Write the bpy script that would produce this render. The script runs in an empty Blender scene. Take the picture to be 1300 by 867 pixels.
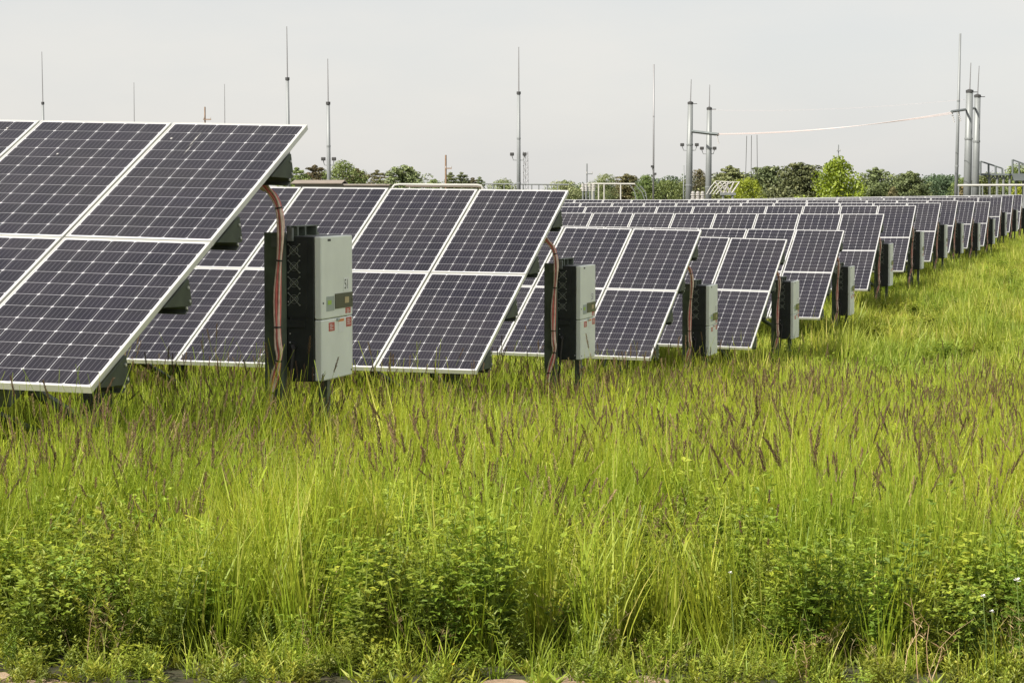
import bpy, math, random
import numpy as np
from mathutils import Matrix, Vector, Euler

# ------------------------------------------------------------------ camera, sky, sun, exposure
SC = bpy.context.scene
COL = SC.collection
H = 1.75                                   # camera height above the track
F_PX, HORIZON = 3091.0, 240.0              # focal length and horizon of the 1300 px wide photograph
PITCH = math.atan((433.5 - HORIZON) / F_PX)
cam_d = bpy.data.cameras.new('camera')
cam = bpy.data.objects.new('camera', cam_d)
COL.objects.link(cam)
cam_d.sensor_width = 36.0
cam_d.lens = F_PX / 1300.0 * 36.0
cam_d.clip_start, cam_d.clip_end = 0.1, 9000.0
cam.location = (0, 0, H)
cam.rotation_euler = (math.pi / 2 - PITCH, 0, 0)
SC.camera = cam

SUN_EL, SUN_AZ = math.radians(45), math.radians(228)      # azimuth clockwise from +Y (the view direction)
W = bpy.data.worlds.new('World')
SC.world = W
W.use_nodes = True
nt = W.node_tree
sky = nt.nodes.new('ShaderNodeTexSky')
sky.sky_type = 'NISHITA'
sky.sun_disc = False
sky.sun_elevation, sky.sun_rotation = SUN_EL, SUN_AZ
sky.air_density, sky.dust_density, sky.ozone_density = 1.0, 1.0, 1.0
hs = nt.nodes.new('ShaderNodeHueSaturation')
hs.inputs['Saturation'].default_value = 0.55
nt.links.new(sky.outputs[0], hs.inputs['Color'])
veil = nt.nodes.new('ShaderNodeMix')                       # thin bright veil of high cloud over the whole sky
veil.data_type = 'RGBA'
cl_tc = nt.nodes.new('ShaderNodeTexCoord')
cl_mp = nt.nodes.new('ShaderNodeMapping'); cl_mp.inputs['Scale'].default_value = (3.0, 3.0, 9.0)
cl_n = nt.nodes.new('ShaderNodeTexNoise'); cl_n.inputs['Scale'].default_value = 2.2; cl_n.inputs['Detail'].default_value = 5; cl_n.inputs['Roughness'].default_value = .55
cl_r = nt.nodes.new('ShaderNodeMapRange'); cl_r.inputs['From Min'].default_value = .3; cl_r.inputs['From Max'].default_value = .7
cl_r.inputs['To Min'].default_value = .68; cl_r.inputs['To Max'].default_value = .80
nt.links.new(cl_tc.outputs['Generated'], cl_mp.inputs[0]); nt.links.new(cl_mp.outputs[0], cl_n.inputs['Vector'])
nt.links.new(cl_n.outputs[0], cl_r.inputs['Value']); nt.links.new(cl_r.outputs[0], veil.inputs[0])
cl_c = nt.nodes.new('ShaderNodeValToRGB')
cl_c.color_ramp.elements[0].position, cl_c.color_ramp.elements[0].color = .36, (.955, .952, .945, 1)
cl_c.color_ramp.elements[1].position, cl_c.color_ramp.elements[1].color = .64, (1.01, .985, .945, 1)
nt.links.new(cl_n.outputs[0], cl_c.inputs[0])
cl_s = nt.nodes.new('ShaderNodeVectorMath'); cl_s.operation = 'SCALE'; cl_s.inputs['Scale'].default_value = 7.0
nt.links.new(cl_c.outputs[0], cl_s.inputs[0]); nt.links.new(cl_s.outputs[0], veil.inputs[7])
veil.inputs[7].default_value = (6.75, 6.65, 6.5, 1)
nt.links.new(hs.outputs[0], veil.inputs[6])
bg = nt.nodes['Background']
bg.inputs['Strength'].default_value = 0.086
nt.links.new(veil.outputs[2], bg.inputs['Color'])

sd = bpy.data.lights.new('sun', 'SUN')
sd.energy, sd.angle, sd.color = 5.0, math.radians(0.6), (1.0, 0.94, 0.84)
sun = bpy.data.objects.new('sun', sd)
COL.objects.link(sun)
to_sun = Vector((math.sin(SUN_AZ) * math.cos(SUN_EL), math.cos(SUN_AZ) * math.cos(SUN_EL), math.sin(SUN_EL)))
sun.rotation_euler = to_sun.to_track_quat('Z', 'Y').to_euler()
sun.location = (-20, -10, 40)

SC.view_settings.view_transform = 'Standard'
SC.view_settings.look = 'None'
SC.view_settings.exposure = 0.5
SC.view_settings.gamma = 1.0
SC.render.engine = 'CYCLES'
SC.cycles.use_denoising = True
SC.cycles.denoising_input_passes = 'RGB_ALBEDO_NORMAL'
SC.cycles.max_bounces = 6
SC.cycles.transparent_max_bounces = 4
SC.cycles.caustics_reflective = False
SC.cycles.caustics_refractive = False

rng = random.Random(11)
nr = np.random.default_rng(5)


# ------------------------------------------------------------------ helpers
def tag(o, label=None, cat=None, group=None, kind=None):
    if label: o['label'] = label
    if cat: o['category'] = cat
    if group: o['group'] = group
    if kind: o['kind'] = kind
    return o


def link(name, me, parent=None, mats=None):
    o = bpy.data.objects.new(name, me)
    COL.objects.link(o)
    if parent is not None: o.parent = parent
    return o


def empty(name, loc, rz=0.0):
    o = bpy.data.objects.new(name, None)
    o.empty_display_size = 0.3
    COL.objects.link(o)
    o.location = loc
    o.rotation_euler = (0, 0, rz)
    return o


class MB:
    """collects vertices and faces of ONE mesh"""
    def __init__(self):
        self.v, self.f, self.m, self.c, self.uv = [], [], [], None, None

    def face(self, pts, mat=0):
        b = len(self.v)
        self.v += [tuple(p) for p in pts]
        self.f.append(tuple(range(b, b + len(pts))))
        self.m.append(mat)

    def box(self, x0, x1, y0, y1, z0, z1, mat=0, M=None):
        P = [(x0, y0, z0), (x1, y0, z0), (x1, y1, z0), (x0, y1, z0), (x0, y0, z1), (x1, y0, z1), (x1, y1, z1), (x0, y1, z1)]
        if M is not None: P = [tuple(M @ Vector(p)) for p in P]
        b = len(self.v)
        self.v += P
        for q in ((0, 3, 2, 1), (4, 5, 6, 7), (0, 1, 5, 4), (1, 2, 6, 5), (2, 3, 7, 6), (3, 0, 4, 7)):
            self.f.append(tuple(b + i for i in q)); self.m.append(mat)
        return self

    def cbox(self, x0, x1, y0, y1, z0, z1, c=0.01, mat=0):
        """box whose four edges along z and top/bottom rims are chamfered"""
        ring = lambda i: [(x0 + c + i, y0 + i), (x1 - c - i, y0 + i), (x1 - i, y0 + c + i), (x1 - i, y1 - c - i),
                          (x1 - c - i, y1 - i), (x0 + c + i, y1 - i), (x0 + i, y1 - c - i), (x0 + i, y0 + c + i)]
        b = len(self.v)
        for z, i in ((z0, c * .6), (z0 + c, 0), (z1 - c, 0), (z1, c * .6)):
            self.v += [(x, y, z) for x, y in ring(i)]
        for r in range(3):
            for k in range(8):
                a0, a1 = b + r * 8 + k, b + r * 8 + (k + 1) % 8
                self.f.append((a0, a1, a1 + 8, a0 + 8)); self.m.append(mat)
        self.f.append(tuple(b + 7 - k for k in range(8))); self.m.append(mat)
        self.f.append(tuple(b + 24 + k for k in range(8))); self.m.append(mat)
        return self

    def tube(self, pts, rad, sides=8, mat=0, cap=True):
        pts = [Vector(p) for p in pts]
        n = len(pts)
        rad = [rad] * n if not hasattr(rad, '__len__') else rad
        b = len(self.v)
        prev = None
        for i, p in enumerate(pts):
            d = (pts[min(i + 1, n - 1)] - pts[max(i - 1, 0)]).normalized()
            if prev is None:
                u = d.cross(Vector((0, 0, 1)) if abs(d.z) < .9 else Vector((1, 0, 0))).normalized()
            else:
                u = (prev - d * prev.dot(d)).normalized()
            prev = u
            w = d.cross(u)
            for k in range(sides):
                a = 2 * math.pi * k / sides
                self.v.append(tuple(p + (u * math.cos(a) + w * math.sin(a)) * rad[i]))
        for i in range(n - 1):
            for k in range(sides):
                k2 = (k + 1) % sides
                self.f.append((b + i * sides + k, b + i * sides + k2, b + (i + 1) * sides + k2, b + (i + 1) * sides + k)); self.m.append(mat)
        if cap:
            self.f.append(tuple(b + sides - 1 - k for k in range(sides))); self.m.append(mat)
            self.f.append(tuple(b + (n - 1) * sides + k for k in range(sides))); self.m.append(mat)
        return self

    def prism(self, poly, x0, x1, mat=0):
        """polygon in (y, z), extruded along x"""
        n = len(poly)
        b = len(self.v)
        self.v += [(x0, y, z) for y, z in poly] + [(x1, y, z) for y, z in poly]
        self.f.append(tuple(b + n - 1 - k for k in range(n))); self.m.append(mat)
        self.f.append(tuple(b + n + k for k in range(n))); self.m.append(mat)
        for k in range(n):
            k2 = (k + 1) % n
            self.f.append((b + k, b + k2, b + n + k2, b + n + k)); self.m.append(mat)
        return self

    def mesh(self, name, mats, smooth=False):
        me = bpy.data.meshes.new(name)
        me.from_pydata(self.v, [], self.f)
        for m in (mats if isinstance(mats, (list, tuple)) else [mats]): me.materials.append(m)
        if any(self.m): me.polygons.foreach_set('material_index', self.m)
        if smooth: me.polygons.foreach_set('use_smooth', [True] * len(self.f))
        me.update()
        return me

    def build(self, name, mats, parent=None, smooth=False):
        return link(name, self.mesh(name, mats, smooth), parent)


def new_mat(name):
    m = bpy.data.materials.new(name)
    m.use_nodes = True
    return m, m.node_tree, m.node_tree.nodes['Principled BSDF']


def plain(name, col, rough=.5, metal=0.0, noise=0.0, scale=8.0, bump=0.0, spec=0.5):
    """one-coat material with slight mottling and relief"""
    m, t, p = new_mat(name)
    p.inputs['Roughness'].default_value = rough
    p.inputs['Metallic'].default_value = metal
    p.inputs['Specular IOR Level'].default_value = spec
    p.inputs['Base Color'].default_value = (*col, 1)
    if noise or bump:
        tc = t.nodes.new('ShaderNodeTexCoord')
        n = t.nodes.new('ShaderNodeTexNoise')
        n.inputs['Scale'].default_value = scale
        n.inputs['Detail'].default_value = 6
        t.links.new(tc.outputs['Object'], n.inputs['Vector'])
        if noise:
            r = t.nodes.new('ShaderNodeValToRGB')
            r.color_ramp.elements[0].position, r.color_ramp.elements[1].position = .3, .7
            r.color_ramp.elements[0].color = (*[c * (1 - noise) for c in col], 1)
            r.color_ramp.elements[1].color = (*[min(1, c * (1 + noise)) for c in col], 1)
            t.links.new(n.outputs[0], r.inputs[0])
            t.links.new(r.outputs[0], p.inputs['Base Color'])
        if bump:
            b = t.nodes.new('ShaderNodeBump')
            b.inputs['Strength'].default_value = bump
            b.inputs['Distance'].default_value = .01
            t.links.new(n.outputs[0], b.inputs['Height'])
            t.links.new(b.outputs[0], p.inputs['Normal'])
    return m


def leaf_mat(name, stops, trans=.35, rough=.55, patch=None, patch_scale=.6, gloss=.025):
    """plant material: colour from the per-vertex 'tone' attribute (blade to blade and along the blade),
    from the instance and from broad patches in the field; diffuse + translucent + a little gloss"""
    m = bpy.data.materials.new(name)
    m.use_nodes = True
    t = m.node_tree
    t.nodes.clear()
    out = t.nodes.new('ShaderNodeOutputMaterial')
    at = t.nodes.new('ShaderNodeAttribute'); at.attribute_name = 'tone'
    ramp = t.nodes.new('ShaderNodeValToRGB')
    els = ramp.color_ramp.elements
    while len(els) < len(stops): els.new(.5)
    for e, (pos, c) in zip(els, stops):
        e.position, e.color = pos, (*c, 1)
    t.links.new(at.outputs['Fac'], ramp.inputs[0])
    oi = t.nodes.new('ShaderNodeObjectInfo')
    hsv = t.nodes.new('ShaderNodeHueSaturation')
    mr = t.nodes.new('ShaderNodeMapRange')
    mr.inputs['To Min'].default_value, mr.inputs['To Max'].default_value = .68, 1.25
    t.links.new(oi.outputs['Random'], mr.inputs['Value'])
    t.links.new(mr.outputs[0], hsv.inputs['Value'])
    mh = t.nodes.new('ShaderNodeMapRange')
    mh.inputs['To Min'].default_value, mh.inputs['To Max'].default_value = .472, .508
    mul = t.nodes.new('ShaderNodeMath'); mul.operation = 'FRACT'
    m7 = t.nodes.new('ShaderNodeMath'); m7.operation = 'MULTIPLY'; m7.inputs[1].default_value = 7.31
    t.links.new(oi.outputs['Random'], m7.inputs[0]); t.links.new(m7.outputs[0], mul.inputs[0])
    t.links.new(mul.outputs[0], mh.inputs['Value']); t.links.new(mh.outputs[0], hsv.inputs['Hue'])
    t.links.new(ramp.outputs[0], hsv.inputs['Color'])
    colour = hsv.outputs[0]
    if patch:
        geo = t.nodes.new('ShaderNodeNewGeometry')
        nz = t.nodes.new('ShaderNodeTexNoise'); nz.inputs['Scale'].default_value = patch_scale; nz.inputs['Detail'].default_value = 3
        t.links.new(geo.outputs['Position'], nz.inputs['Vector'])
        r2 = t.nodes.new('ShaderNodeMapRange')
        r2.inputs['From Min'].default_value, r2.inputs['From Max'].default_value = .42, .62
        r2.inputs['To Max'].default_value = .6
        t.links.new(nz.outputs[0], r2.inputs['Value'])
        mx = t.nodes.new('ShaderNodeMix'); mx.data_type = 'RGBA'
        mx.inputs[7].default_value = (*patch, 1)
        t.links.new(r2.outputs[0], mx.inputs[0]); t.links.new(colour, mx.inputs[6])
        colour = mx.outputs[2]
    d = t.nodes.new('ShaderNodeBsdfDiffuse'); tr = t.nodes.new('ShaderNodeBsdfTranslucent')
    gl = t.nodes.new('ShaderNodeBsdfGlossy'); gl.inputs['Roughness'].default_value = rough
    gl.inputs['Color'].default_value = (.9, .95, .8, 1)
    t.links.new(colour, d.inputs[0]); t.links.new(colour, tr.inputs[0])
    m1 = t.nodes.new('ShaderNodeMixShader'); m1.inputs[0].default_value = trans
    t.links.new(d.outputs[0], m1.inputs[1]); t.links.new(tr.outputs[0], m1.inputs[2])
    m2 = t.nodes.new('ShaderNodeMixShader'); m2.inputs[0].default_value = gloss
    t.links.new(m1.outputs[0], m2.inputs[1]); t.links.new(gl.outputs[0], m2.inputs[2])
    t.links.new(m2.outputs[0], out.inputs[0])
    return m


# ------------------------------------------------------------------ materials
M = {}
M['alu'] = plain('frame_aluminium', (.72, .72, .68), .42, .55, .06, 3.0)
M['backsheet'] = plain('white_backsheet', (.50, .50, .52), .30, 0, .03, 4.0)
M['galv'] = plain('galvanised_steel', (.15, .165, .15), .55, .25, .25, 9.0, .15)
M['galv_dark'] = plain('grey_green_steel', (.115, .14, .105), .6, .2, .3, 7.0, .2)  # dark grey-green steel with random mottling
M['gusset'] = plain('shade_green_plate', (.050, .066, .044), .6, .1, .3, 7.0, .2)  # steel plate; table shade and green bounce put into its base colour
M['bolt'] = plain('zinc_bolt', (.75, .75, .75), .35, .6)
M['heatsink'] = plain('black_casing', (.018, .022, .021), .5, 0, .25, 14.0, .1)
M['cover'] = plain('grey_painted_cover', (.80, .835, .775), .5, 0, .05, 5.0, .04)
M['cover_side'] = plain('grey_cover_rim', (.36, .41, .38), .5, 0, .05, 5.0)
M['display'] = plain('olive_display', (.045, .05, .022), .3, 0, .15, 20.0)
M['wire'] = plain('fan_guard_wire', (.30, .32, .29), .45, .4)
M['red'] = plain('red_label', (.50, .085, .065), .5, 0, .15, 60.0)
M['white_lab'] = plain('white_label', (.80, .82, .80), .5, 0, .04, 60.0)
M['orange'] = plain('orange_label', (.72, .24, .04), .5)
M['logo'] = plain('green_logo', (.36, .55, .06), .5)
M['ink'] = plain('black_ink', (.02, .02, .02), .6)
M['tan_lab'] = plain('tan_label', (.48, .38, .20), .5)
M['cable_red'] = plain('red_cable', (.78, .20, .19), .45, 0, .2, 20.0)
M['cable_pink'] = plain('faded_pink_cable', (.92, .67, .57), .5, 0, .25, 20.0)
M['cable_black'] = plain('black_cable', (.03, .027, .027), .5)
M['pole'] = plain('galvanised_pole', (.235, .25, .25), .5, .2, .10, .6)
M['pole_hazed'] = plain('haze_paled_mast', (.25, .265, .27), .55, .2, .12, .5)  # mast grey lifted a little, distance haze put into the colour
M['spike'] = plain('lightning_rod', (.30, .30, .31), .5, .3)
M['bus'] = plain('white_bus_pipe', (.52, .51, .47), .5, 0, .08, 1.0)
M['insul'] = plain('pale_insulator', (.50, .48, .46), .4, 0, .08, 2.0)
M['wood_pole'] = plain('wood_pole', (.26, .17, .11), .8, 0, .25, 2.0)
M['conductor'] = plain('pale_conductor', (.66, .57, .55), .5)
M['fitting'] = plain('dark_fitting', (.06, .06, .06), .5)
M['rack'] = plain('steel_rack', (.16, .18, .18), .6, .2, .15, 1.0)
M['roof'] = plain('brown_grey_roof', (.24, .20, .165), .8, 0, .2, 1.5)
M['shed'] = plain('grey_shed_wall', (.34, .32, .29), .8, 0, .1, 1.5)
M['bark'] = plain('bark', (.075, .055, .04), .9, 0, .3, 2.0, .5)


def cell_material():
    """dark cells under glass: five pale busbars and very fine fingers, slight tone change cell to cell"""
    m, t, p = new_mat('solar_cell')
    uv = t.nodes.new('ShaderNodeUVMap'); uv.uv_map = 'UVMap'
    sx = t.nodes.new('ShaderNodeSeparateXYZ'); t.links.new(uv.outputs[0], sx.inputs[0])
    mu = t.nodes.new('ShaderNodeMath'); mu.operation = 'MULTIPLY'; mu.inputs[1].default_value = 5
    t.links.new(sx.outputs[0], mu.inputs[0])
    fr = t.nodes.new('ShaderNodeMath'); fr.operation = 'FRACT'; t.links.new(mu.outputs[0], fr.inputs[0])
    sb = t.nodes.new('ShaderNodeMath'); sb.operation = 'SUBTRACT'; sb.inputs[1].default_value = .5; t.links.new(fr.outputs[0], sb.inputs[0])
    ab = t.nodes.new('ShaderNodeMath'); ab.operation = 'ABSOLUTE'; t.links.new(sb.outputs[0], ab.inputs[0])
    lt = t.nodes.new('ShaderNodeMath'); lt.operation = 'LESS_THAN'; lt.inputs[1].default_value = .042; t.links.new(ab.outputs[0], lt.inputs[0])
    geo = t.nodes.new('ShaderNodeNewGeometry')
    nz = t.nodes.new('ShaderNodeTexNoise'); nz.inputs['Scale'].default_value = 3.1; nz.inputs['Detail'].default_value = 1
    t.links.new(geo.outputs['Position'], nz.inputs['Vector'])
    cr = t.nodes.new('ShaderNodeValToRGB')
    cr.color_ramp.elements[0].position, cr.color_ramp.elements[1].position = .35, .68
    cr.color_ramp.elements[0].color = (.0085, .008, .0145, 1)
    cr.color_ramp.elements[1].color = (.0125, .011, .0195, 1)
    t.links.new(nz.outputs[0], cr.inputs[0])
    mx = t.nodes.new('ShaderNodeMix'); mx.data_type = 'RGBA'
    mx.inputs[7].default_value = (.085, .082, .092, 1)
    t.links.new(lt.outputs[0], mx.inputs[0]); t.links.new(cr.outputs[0], mx.inputs[6])
    du = t.nodes.new('ShaderNodeTexNoise'); du.inputs['Scale'].default_value = .9; du.inputs['Detail'].default_value = 8; du.inputs['Roughness'].default_value = .65
    t.links.new(geo.outputs['Position'], du.inputs['Vector'])
    dr = t.nodes.new('ShaderNodeMapRange'); dr.inputs['From Min'].default_value, dr.inputs['From Max'].default_value = .38, .68
    dr.inputs['To Max'].default_value = .045
    t.links.new(du.outputs[0], dr.inputs['Value'])
    dm = t.nodes.new('ShaderNodeMix'); dm.data_type = 'RGBA'; dm.inputs[7].default_value = (.30, .27, .22, 1)
    t.links.new(dr.outputs[0], dm.inputs[0]); t.links.new(mx.outputs[2], dm.inputs[6])
    t.links.new(dm.outputs[2], p.inputs['Base Color'])
    p.inputs['Roughness'].default_value = .22
    p.inputs['IOR'].default_value = 1.22
    return m


M['cell'] = cell_material()


def ground_material():
    m, t, p = new_mat('meadow_soil')
    geo = t.nodes.new('ShaderNodeNewGeometry')
    n1 = t.nodes.new('ShaderNodeTexNoise'); n1.inputs['Scale'].default_value = 1.6; n1.inputs['Detail'].default_value = 9; n1.inputs['Roughness'].default_value = .7
    n2 = t.nodes.new('ShaderNodeTexNoise'); n2.inputs['Scale'].default_value = 22; n2.inputs['Detail'].default_value = 8
    for n in (n1, n2): t.links.new(geo.outputs['Position'], n.inputs['Vector'])
    r = t.nodes.new('ShaderNodeValToRGB')
    e = r.color_ramp.elements
    e[0].position, e[0].color = .32, (.035, .035, .013, 1)
    e[1].position, e[1].color = .70, (.10, .115, .03, 1)
    k = e.new(.52); k.color = (.07, .066, .028, 1)
    t.links.new(n1.outputs[0], r.inputs[0])
    mx = t.nodes.new('ShaderNodeMix'); mx.data_type = 'RGBA'; mx.blend_type = 'MULTIPLY'; mx.inputs[0].default_value = .6
    t.links.new(r.outputs[0], mx.inputs[6]); t.links.new(n2.outputs[1], mx.inputs[7])
    t.links.new(mx.outputs[2], p.inputs['Base Color'])
    p.inputs['Roughness'].default_value = .95
    b = t.nodes.new('ShaderNodeBump'); b.inputs['Strength'].default_value = .7; b.inputs['Distance'].default_value = .04
    t.links.new(n2.outputs[0], b.inputs['Height']); t.links.new(b.outputs[0], p.inputs['Normal'])
    return m


def track_material():
    m, t, p = new_mat('dry_track_soil')
    geo = t.nodes.new('ShaderNodeNewGeometry')
    n1 = t.nodes.new('ShaderNodeTexNoise'); n1.inputs['Scale'].default_value = 9; n1.inputs['Detail'].default_value = 10; n1.inputs['Roughness'].default_value = .75
    t.links.new(geo.outputs['Position'], n1.inputs['Vector'])
    r = t.nodes.new('ShaderNodeValToRGB')
    r.color_ramp.elements[0].position, r.color_ramp.elements[0].color = .3, (.25, .165, .10, 1)
    r.color_ramp.elements[1].position, r.color_ramp.elements[1].color = .72, (.52, .39, .27, 1)
    t.links.new(n1.outputs[0], r.inputs[0]); t.links.new(r.outputs[0], p.inputs['Base Color'])
    p.inputs['Roughness'].default_value = .95
    b = t.nodes.new('ShaderNodeBump'); b.inputs['Strength'].default_value = .8; b.inputs['Distance'].default_value = .03
    t.links.new(n1.outputs[0], b.inputs['Height']); t.links.new(b.outputs[0], p.inputs['Normal'])
    return m


# ------------------------------------------------------------------ terrain
AZ = math.radians(14.6)
CA, SA = math.cos(AZ), math.sin(AZ)
PN = np.array([-400, 7, 9, 12.5, 21.9, 30.8, 38.9, 46.8, 54.7, 62.8, 70.9, 79, 87, 95, 103, 111, 120, 150, 400, 9000.])
PZ = np.array([-1.75, -1.745, -1.76, -1.90, -2.47, -2.97, -3.34, -3.28, -3.05, -2.9, -2.87, -2.83, -2.88, -2.97, -2.82, -2.74, -2.73, -2.8, -3.3, -3.3]) + H
RN = np.array([-400, 9, 12.5, 21.9, 30.8, 38.9, 46.8, 54.7, 62.8, 70.9, 79, 87, 95, 103, 111, 120, 170, 9000.])
RR = np.tan(np.radians([0, 0, -1.1, -.9, -1.1, -1.3, -.7, -.1, .2, .1, -.1, -.3, -.2, .4, .7, .7, 0, 0]))


def ground(x, y):
    x = np.asarray(x, float); y = np.asarray(y, float)
    e, n = x * CA - y * SA, x * SA + y * CA
    z = 0
    for d in (-1.5, -.5, .5, 1.5):
        z = z + np.interp(n + d, PN, PZ) + np.interp(n + d, RN, RR) * np.clip(e + 5.8, -20, 5)
    z = z / 4
    return z + .03 * np.sin(x * .9 + 1.3) * np.sin(y * .7) * np.clip((n - 7) / 4, 0, 1) * np.clip((300 - n) / 100, 0, 1)


def gz(x, y): return float(ground(x, y))


def grow(a, b, step, k):
    out = [a]
    while (out[-1] < b):
        out.append(out[-1] + step); step *= k
    return out


gx = sorted(set([-v for v in grow(30, 4500, 4, 1.35)] + list(np.arange(-30, 44.1, 1.0)) + grow(44, 4500, 4, 1.35)))
gy = sorted(set([-v for v in grow(20, 1500, 4, 1.5)] + list(np.arange(-20, 8, 2.0)) + list(np.arange(8, 135, 1.0)) + grow(135, 6000, 4, 1.3)))
GX, GY = np.meshgrid(gx, gy)
GZ = ground(GX, GY)
gm = MB()
gm.v = list(zip(GX.ravel().tolist(), GY.ravel().tolist(), GZ.ravel().tolist()))
nx = len(gx)
gm.f = [(j * nx + i, j * nx + i + 1, (j + 1) * nx + i + 1, (j + 1) * nx + i) for j in range(len(gy) - 1) for i in range(nx - 1)]
gm.m = [0] * len(gm.f)
tag(gm.build('ground', ground_material(), None, True), kind='structure')
# the bare track the picture is taken from, with a ragged edge where the weeds start
tm = MB()
xs = np.arange(-16, 16.01, .08)
edge = 8.62 + .10 * np.sin(xs * 2.3 + .6) + .07 * np.sin(xs * 5.7) + nr.normal(0, .035, len(xs))
for j, fr in enumerate((0, .5, .85, .96, 1.0)):
    yy = 3.5 + (edge - 3.5) * fr
    zz = ground(xs, yy) + .006 + (nr.normal(0, .004, len(xs)) if fr > .5 else 0)
    tm.v += list(zip(xs.tolist(), yy.tolist(), zz.tolist()))
L = len(xs)
for j in range(4):
    for i in range(L - 1):
        tm.f.append((j * L + i, j * L + i + 1, (j + 1) * L + i + 1, (j + 1) * L + i)); tm.m.append(0)
tag(tm.build('dirt_track', track_material(), None, True), kind='structure')


def at(px, py, Y):
    """point of the world seen at pixel (px, py) of the 1300 px photograph at distance Y along the view"""
    u, v = (px - 650) / F_PX, (433.5 - py) / F_PX
    c, s = math.cos(PITCH), math.sin(PITCH)
    dy, dz = c + v * s, -s + v * c
    return Vector((u / dy * Y, Y, H + dz / dy * Y))


# ------------------------------------------------------------------ solar tables
# lower right corner of each table: x, y, z relative to the camera; roll, azimuth, tilt in degrees
ROWS = [
    (-2.344, 13.512, -1.100, -1.32, 14.20, 23.17), (-0.333, 22.715, -1.694, -0.63, 15.02, 25.36),
    (1.788, 31.359, -2.178, -1.12, 14.38, 23.88), (3.857, 39.163, -2.555, -1.38, 14.94, 25.26),
    (5.925, 46.824, -2.480, -0.67, 14.80, 24.44), (7.958, 54.464, -2.248, -0.08, 14.37, 24.89),
    (10.011, 62.252, -2.090, 0.27, 14.38, 24.72), (12.044, 70.117, -2.067, 0.04, 14.53, 24.75),
    (14.029, 78.174, -2.030, -0.05, 14.54, 24.83), (16.081, 86.043, -2.078, -0.1, 14.8, 24.46),
    (18.157, 93.761, -2.178, -0.0, 14.80, 25.1), (20.261, 101.641, -1.999, 0.62, 14.25, 24.90),
    (22.353, 109.530, -1.931, 0.83, 14.63, 24.70), (24.428, 117.474, -1.926, 0.86, 14.63, 24.64)]
PW, PL, PITCH_E, PITCH_S = .992, 1.956, 1.012, 1.970
CP = .1585                                   # cell pitch


def frame_mesh():
    b = MB()
    lip, th, dp = .011, .0025, .040
    b.box(0, PW, 0, .03, -dp, -dp + .002)                       # return flange at the bottom
    for (x0, x1, y0, y1) in ((0, PW, 0, lip), (0, PW, PL - lip, PL), (0, lip, lip, PL - lip), (PW - lip, PW, lip, PL - lip)):
        b.box(x0, x1, y0, y1, -dp + .0025, 0)
    return b.mesh('frame', M['alu'])


def laminate_mesh():
    b = MB()
    b.box(.0122, PW - .0122, .0122, PL - .0122, -.008, -.002)
    return b.mesh('solar_panel', M['backsheet'])


def oct_pts(x, y, z=-.0014):
    h, c = .0775, .0100
    return [(x + sx, y + sy, z) for sx, sy in ((-h + c, -h), (h - c, -h), (h, -h + c), (h, h - c), (h - c, h), (-h + c, h), (-h, h - c), (-h, -h + c))]


def cell_centres():
    return [((PW - 6 * CP) / 2 + CP * (i + .5), (PL - 12 * CP) / 2 + CP * (j + .5)) for j in range(12) for i in range(6)]


def cells_mesh(name, mats_list):
    """all the cells whose panel matrices are given, in one mesh with UVs"""
    V, Fc, UV = [], [], []
    cc = cell_centres()
    for Mx in mats_list:
        for (x, y) in cc:
            b = len(V)
            P = oct_pts(x, y)
            V += [tuple(Mx @ Vector(p)) for p in P]
            Fc.append(tuple(range(b, b + 8)))
            UV += [((p[0] - x) / .1556 + .5, (p[1] - y) / .1556 + .5) for p in P]
    me = bpy.data.meshes.new(name)
    me.from_pydata(V, [], Fc)
    me.materials.append(M['cell'])
    l = me.uv_layers.new(name='UVMap')
    l.data.foreach_set('uv', [c for u in UV for c in u])
    me.update()
    return me


FRAME, LAMI = frame_mesh(), laminate_mesh()
_b = MB(); _b.v = []
ONE_CELL = bpy.data.meshes.new('cell')
ONE_CELL.from_pydata(oct_pts(0, 0, 0), [], [tuple(range(8))])
ONE_CELL.materials.append(M['cell'])
_l = ONE_CELL.uv_layers.new(name='UVMap')
_l.data.foreach_set('uv', [c for p in oct_pts(0, 0, 0) for c in (p[0] / .1556 + .5, p[1] / .1556 + .5)])
ONE_CELL.update()


def gusset_mesh():
    b = MB()
    # right triangle in the plane across the row: a along the slope, height under the panel
    poly = [(-.40, -.042), (.0, -.042), (-.004, -.205), (-.03, -.21)]
    b.prism(poly, .004, .016)
    return b.mesh('gusset', M['gusset'])


def gusset_bolts():
    b = MB()
    for (y, z) in ((-.03, -.085), (-.035, -.175), (-.10, -.19)):
        b.tube([(.0163, y, z), (.024, y, z)], .010, 8)
    return b.mesh('bolt', M['bolt'])


GUS, GBOLT = gusset_mesh(), gusset_bolts()
ROW_INFO = []
ORD = ['nearest', 'second', 'third', 'fourth', 'fifth', 'sixth', 'seventh', 'eighth', 'ninth', 'tenth', 'eleventh', 'twelfth', 'thirteenth', 'farthest']
TABLE_LABELS = [
    'nearest and largest solar table, running out of the photo on the left',
    'solar table second from the camera, directly behind the largest inverter',
    'solar table third from the camera, its right edge between the second and third inverters',
    'solar table fourth from the camera, dipping lowest at its right end',
    'solar table fifth from the camera, standing behind the fourth inverter',
    'solar table sixth from the camera, standing behind the fifth inverter',
    'solar table seventh from the camera, standing behind the sixth inverter',
    'solar table eighth from the camera, partly behind the seventh inverter',
    'solar table ninth from the camera, partly behind the eighth inverter',
    'solar table tenth from the camera, showing only its top panels at the right end',
    'solar table eleventh from the camera, set a little lower than its neighbours',
    'solar table twelfth from the camera, small and below the two thick steel poles',
    'solar table thirteenth from the camera, small and near the right edge',
    'solar table farthest from the camera, meeting the right edge of the photo']
LEFT_PX = [-330, -120] + [560] * 12
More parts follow.
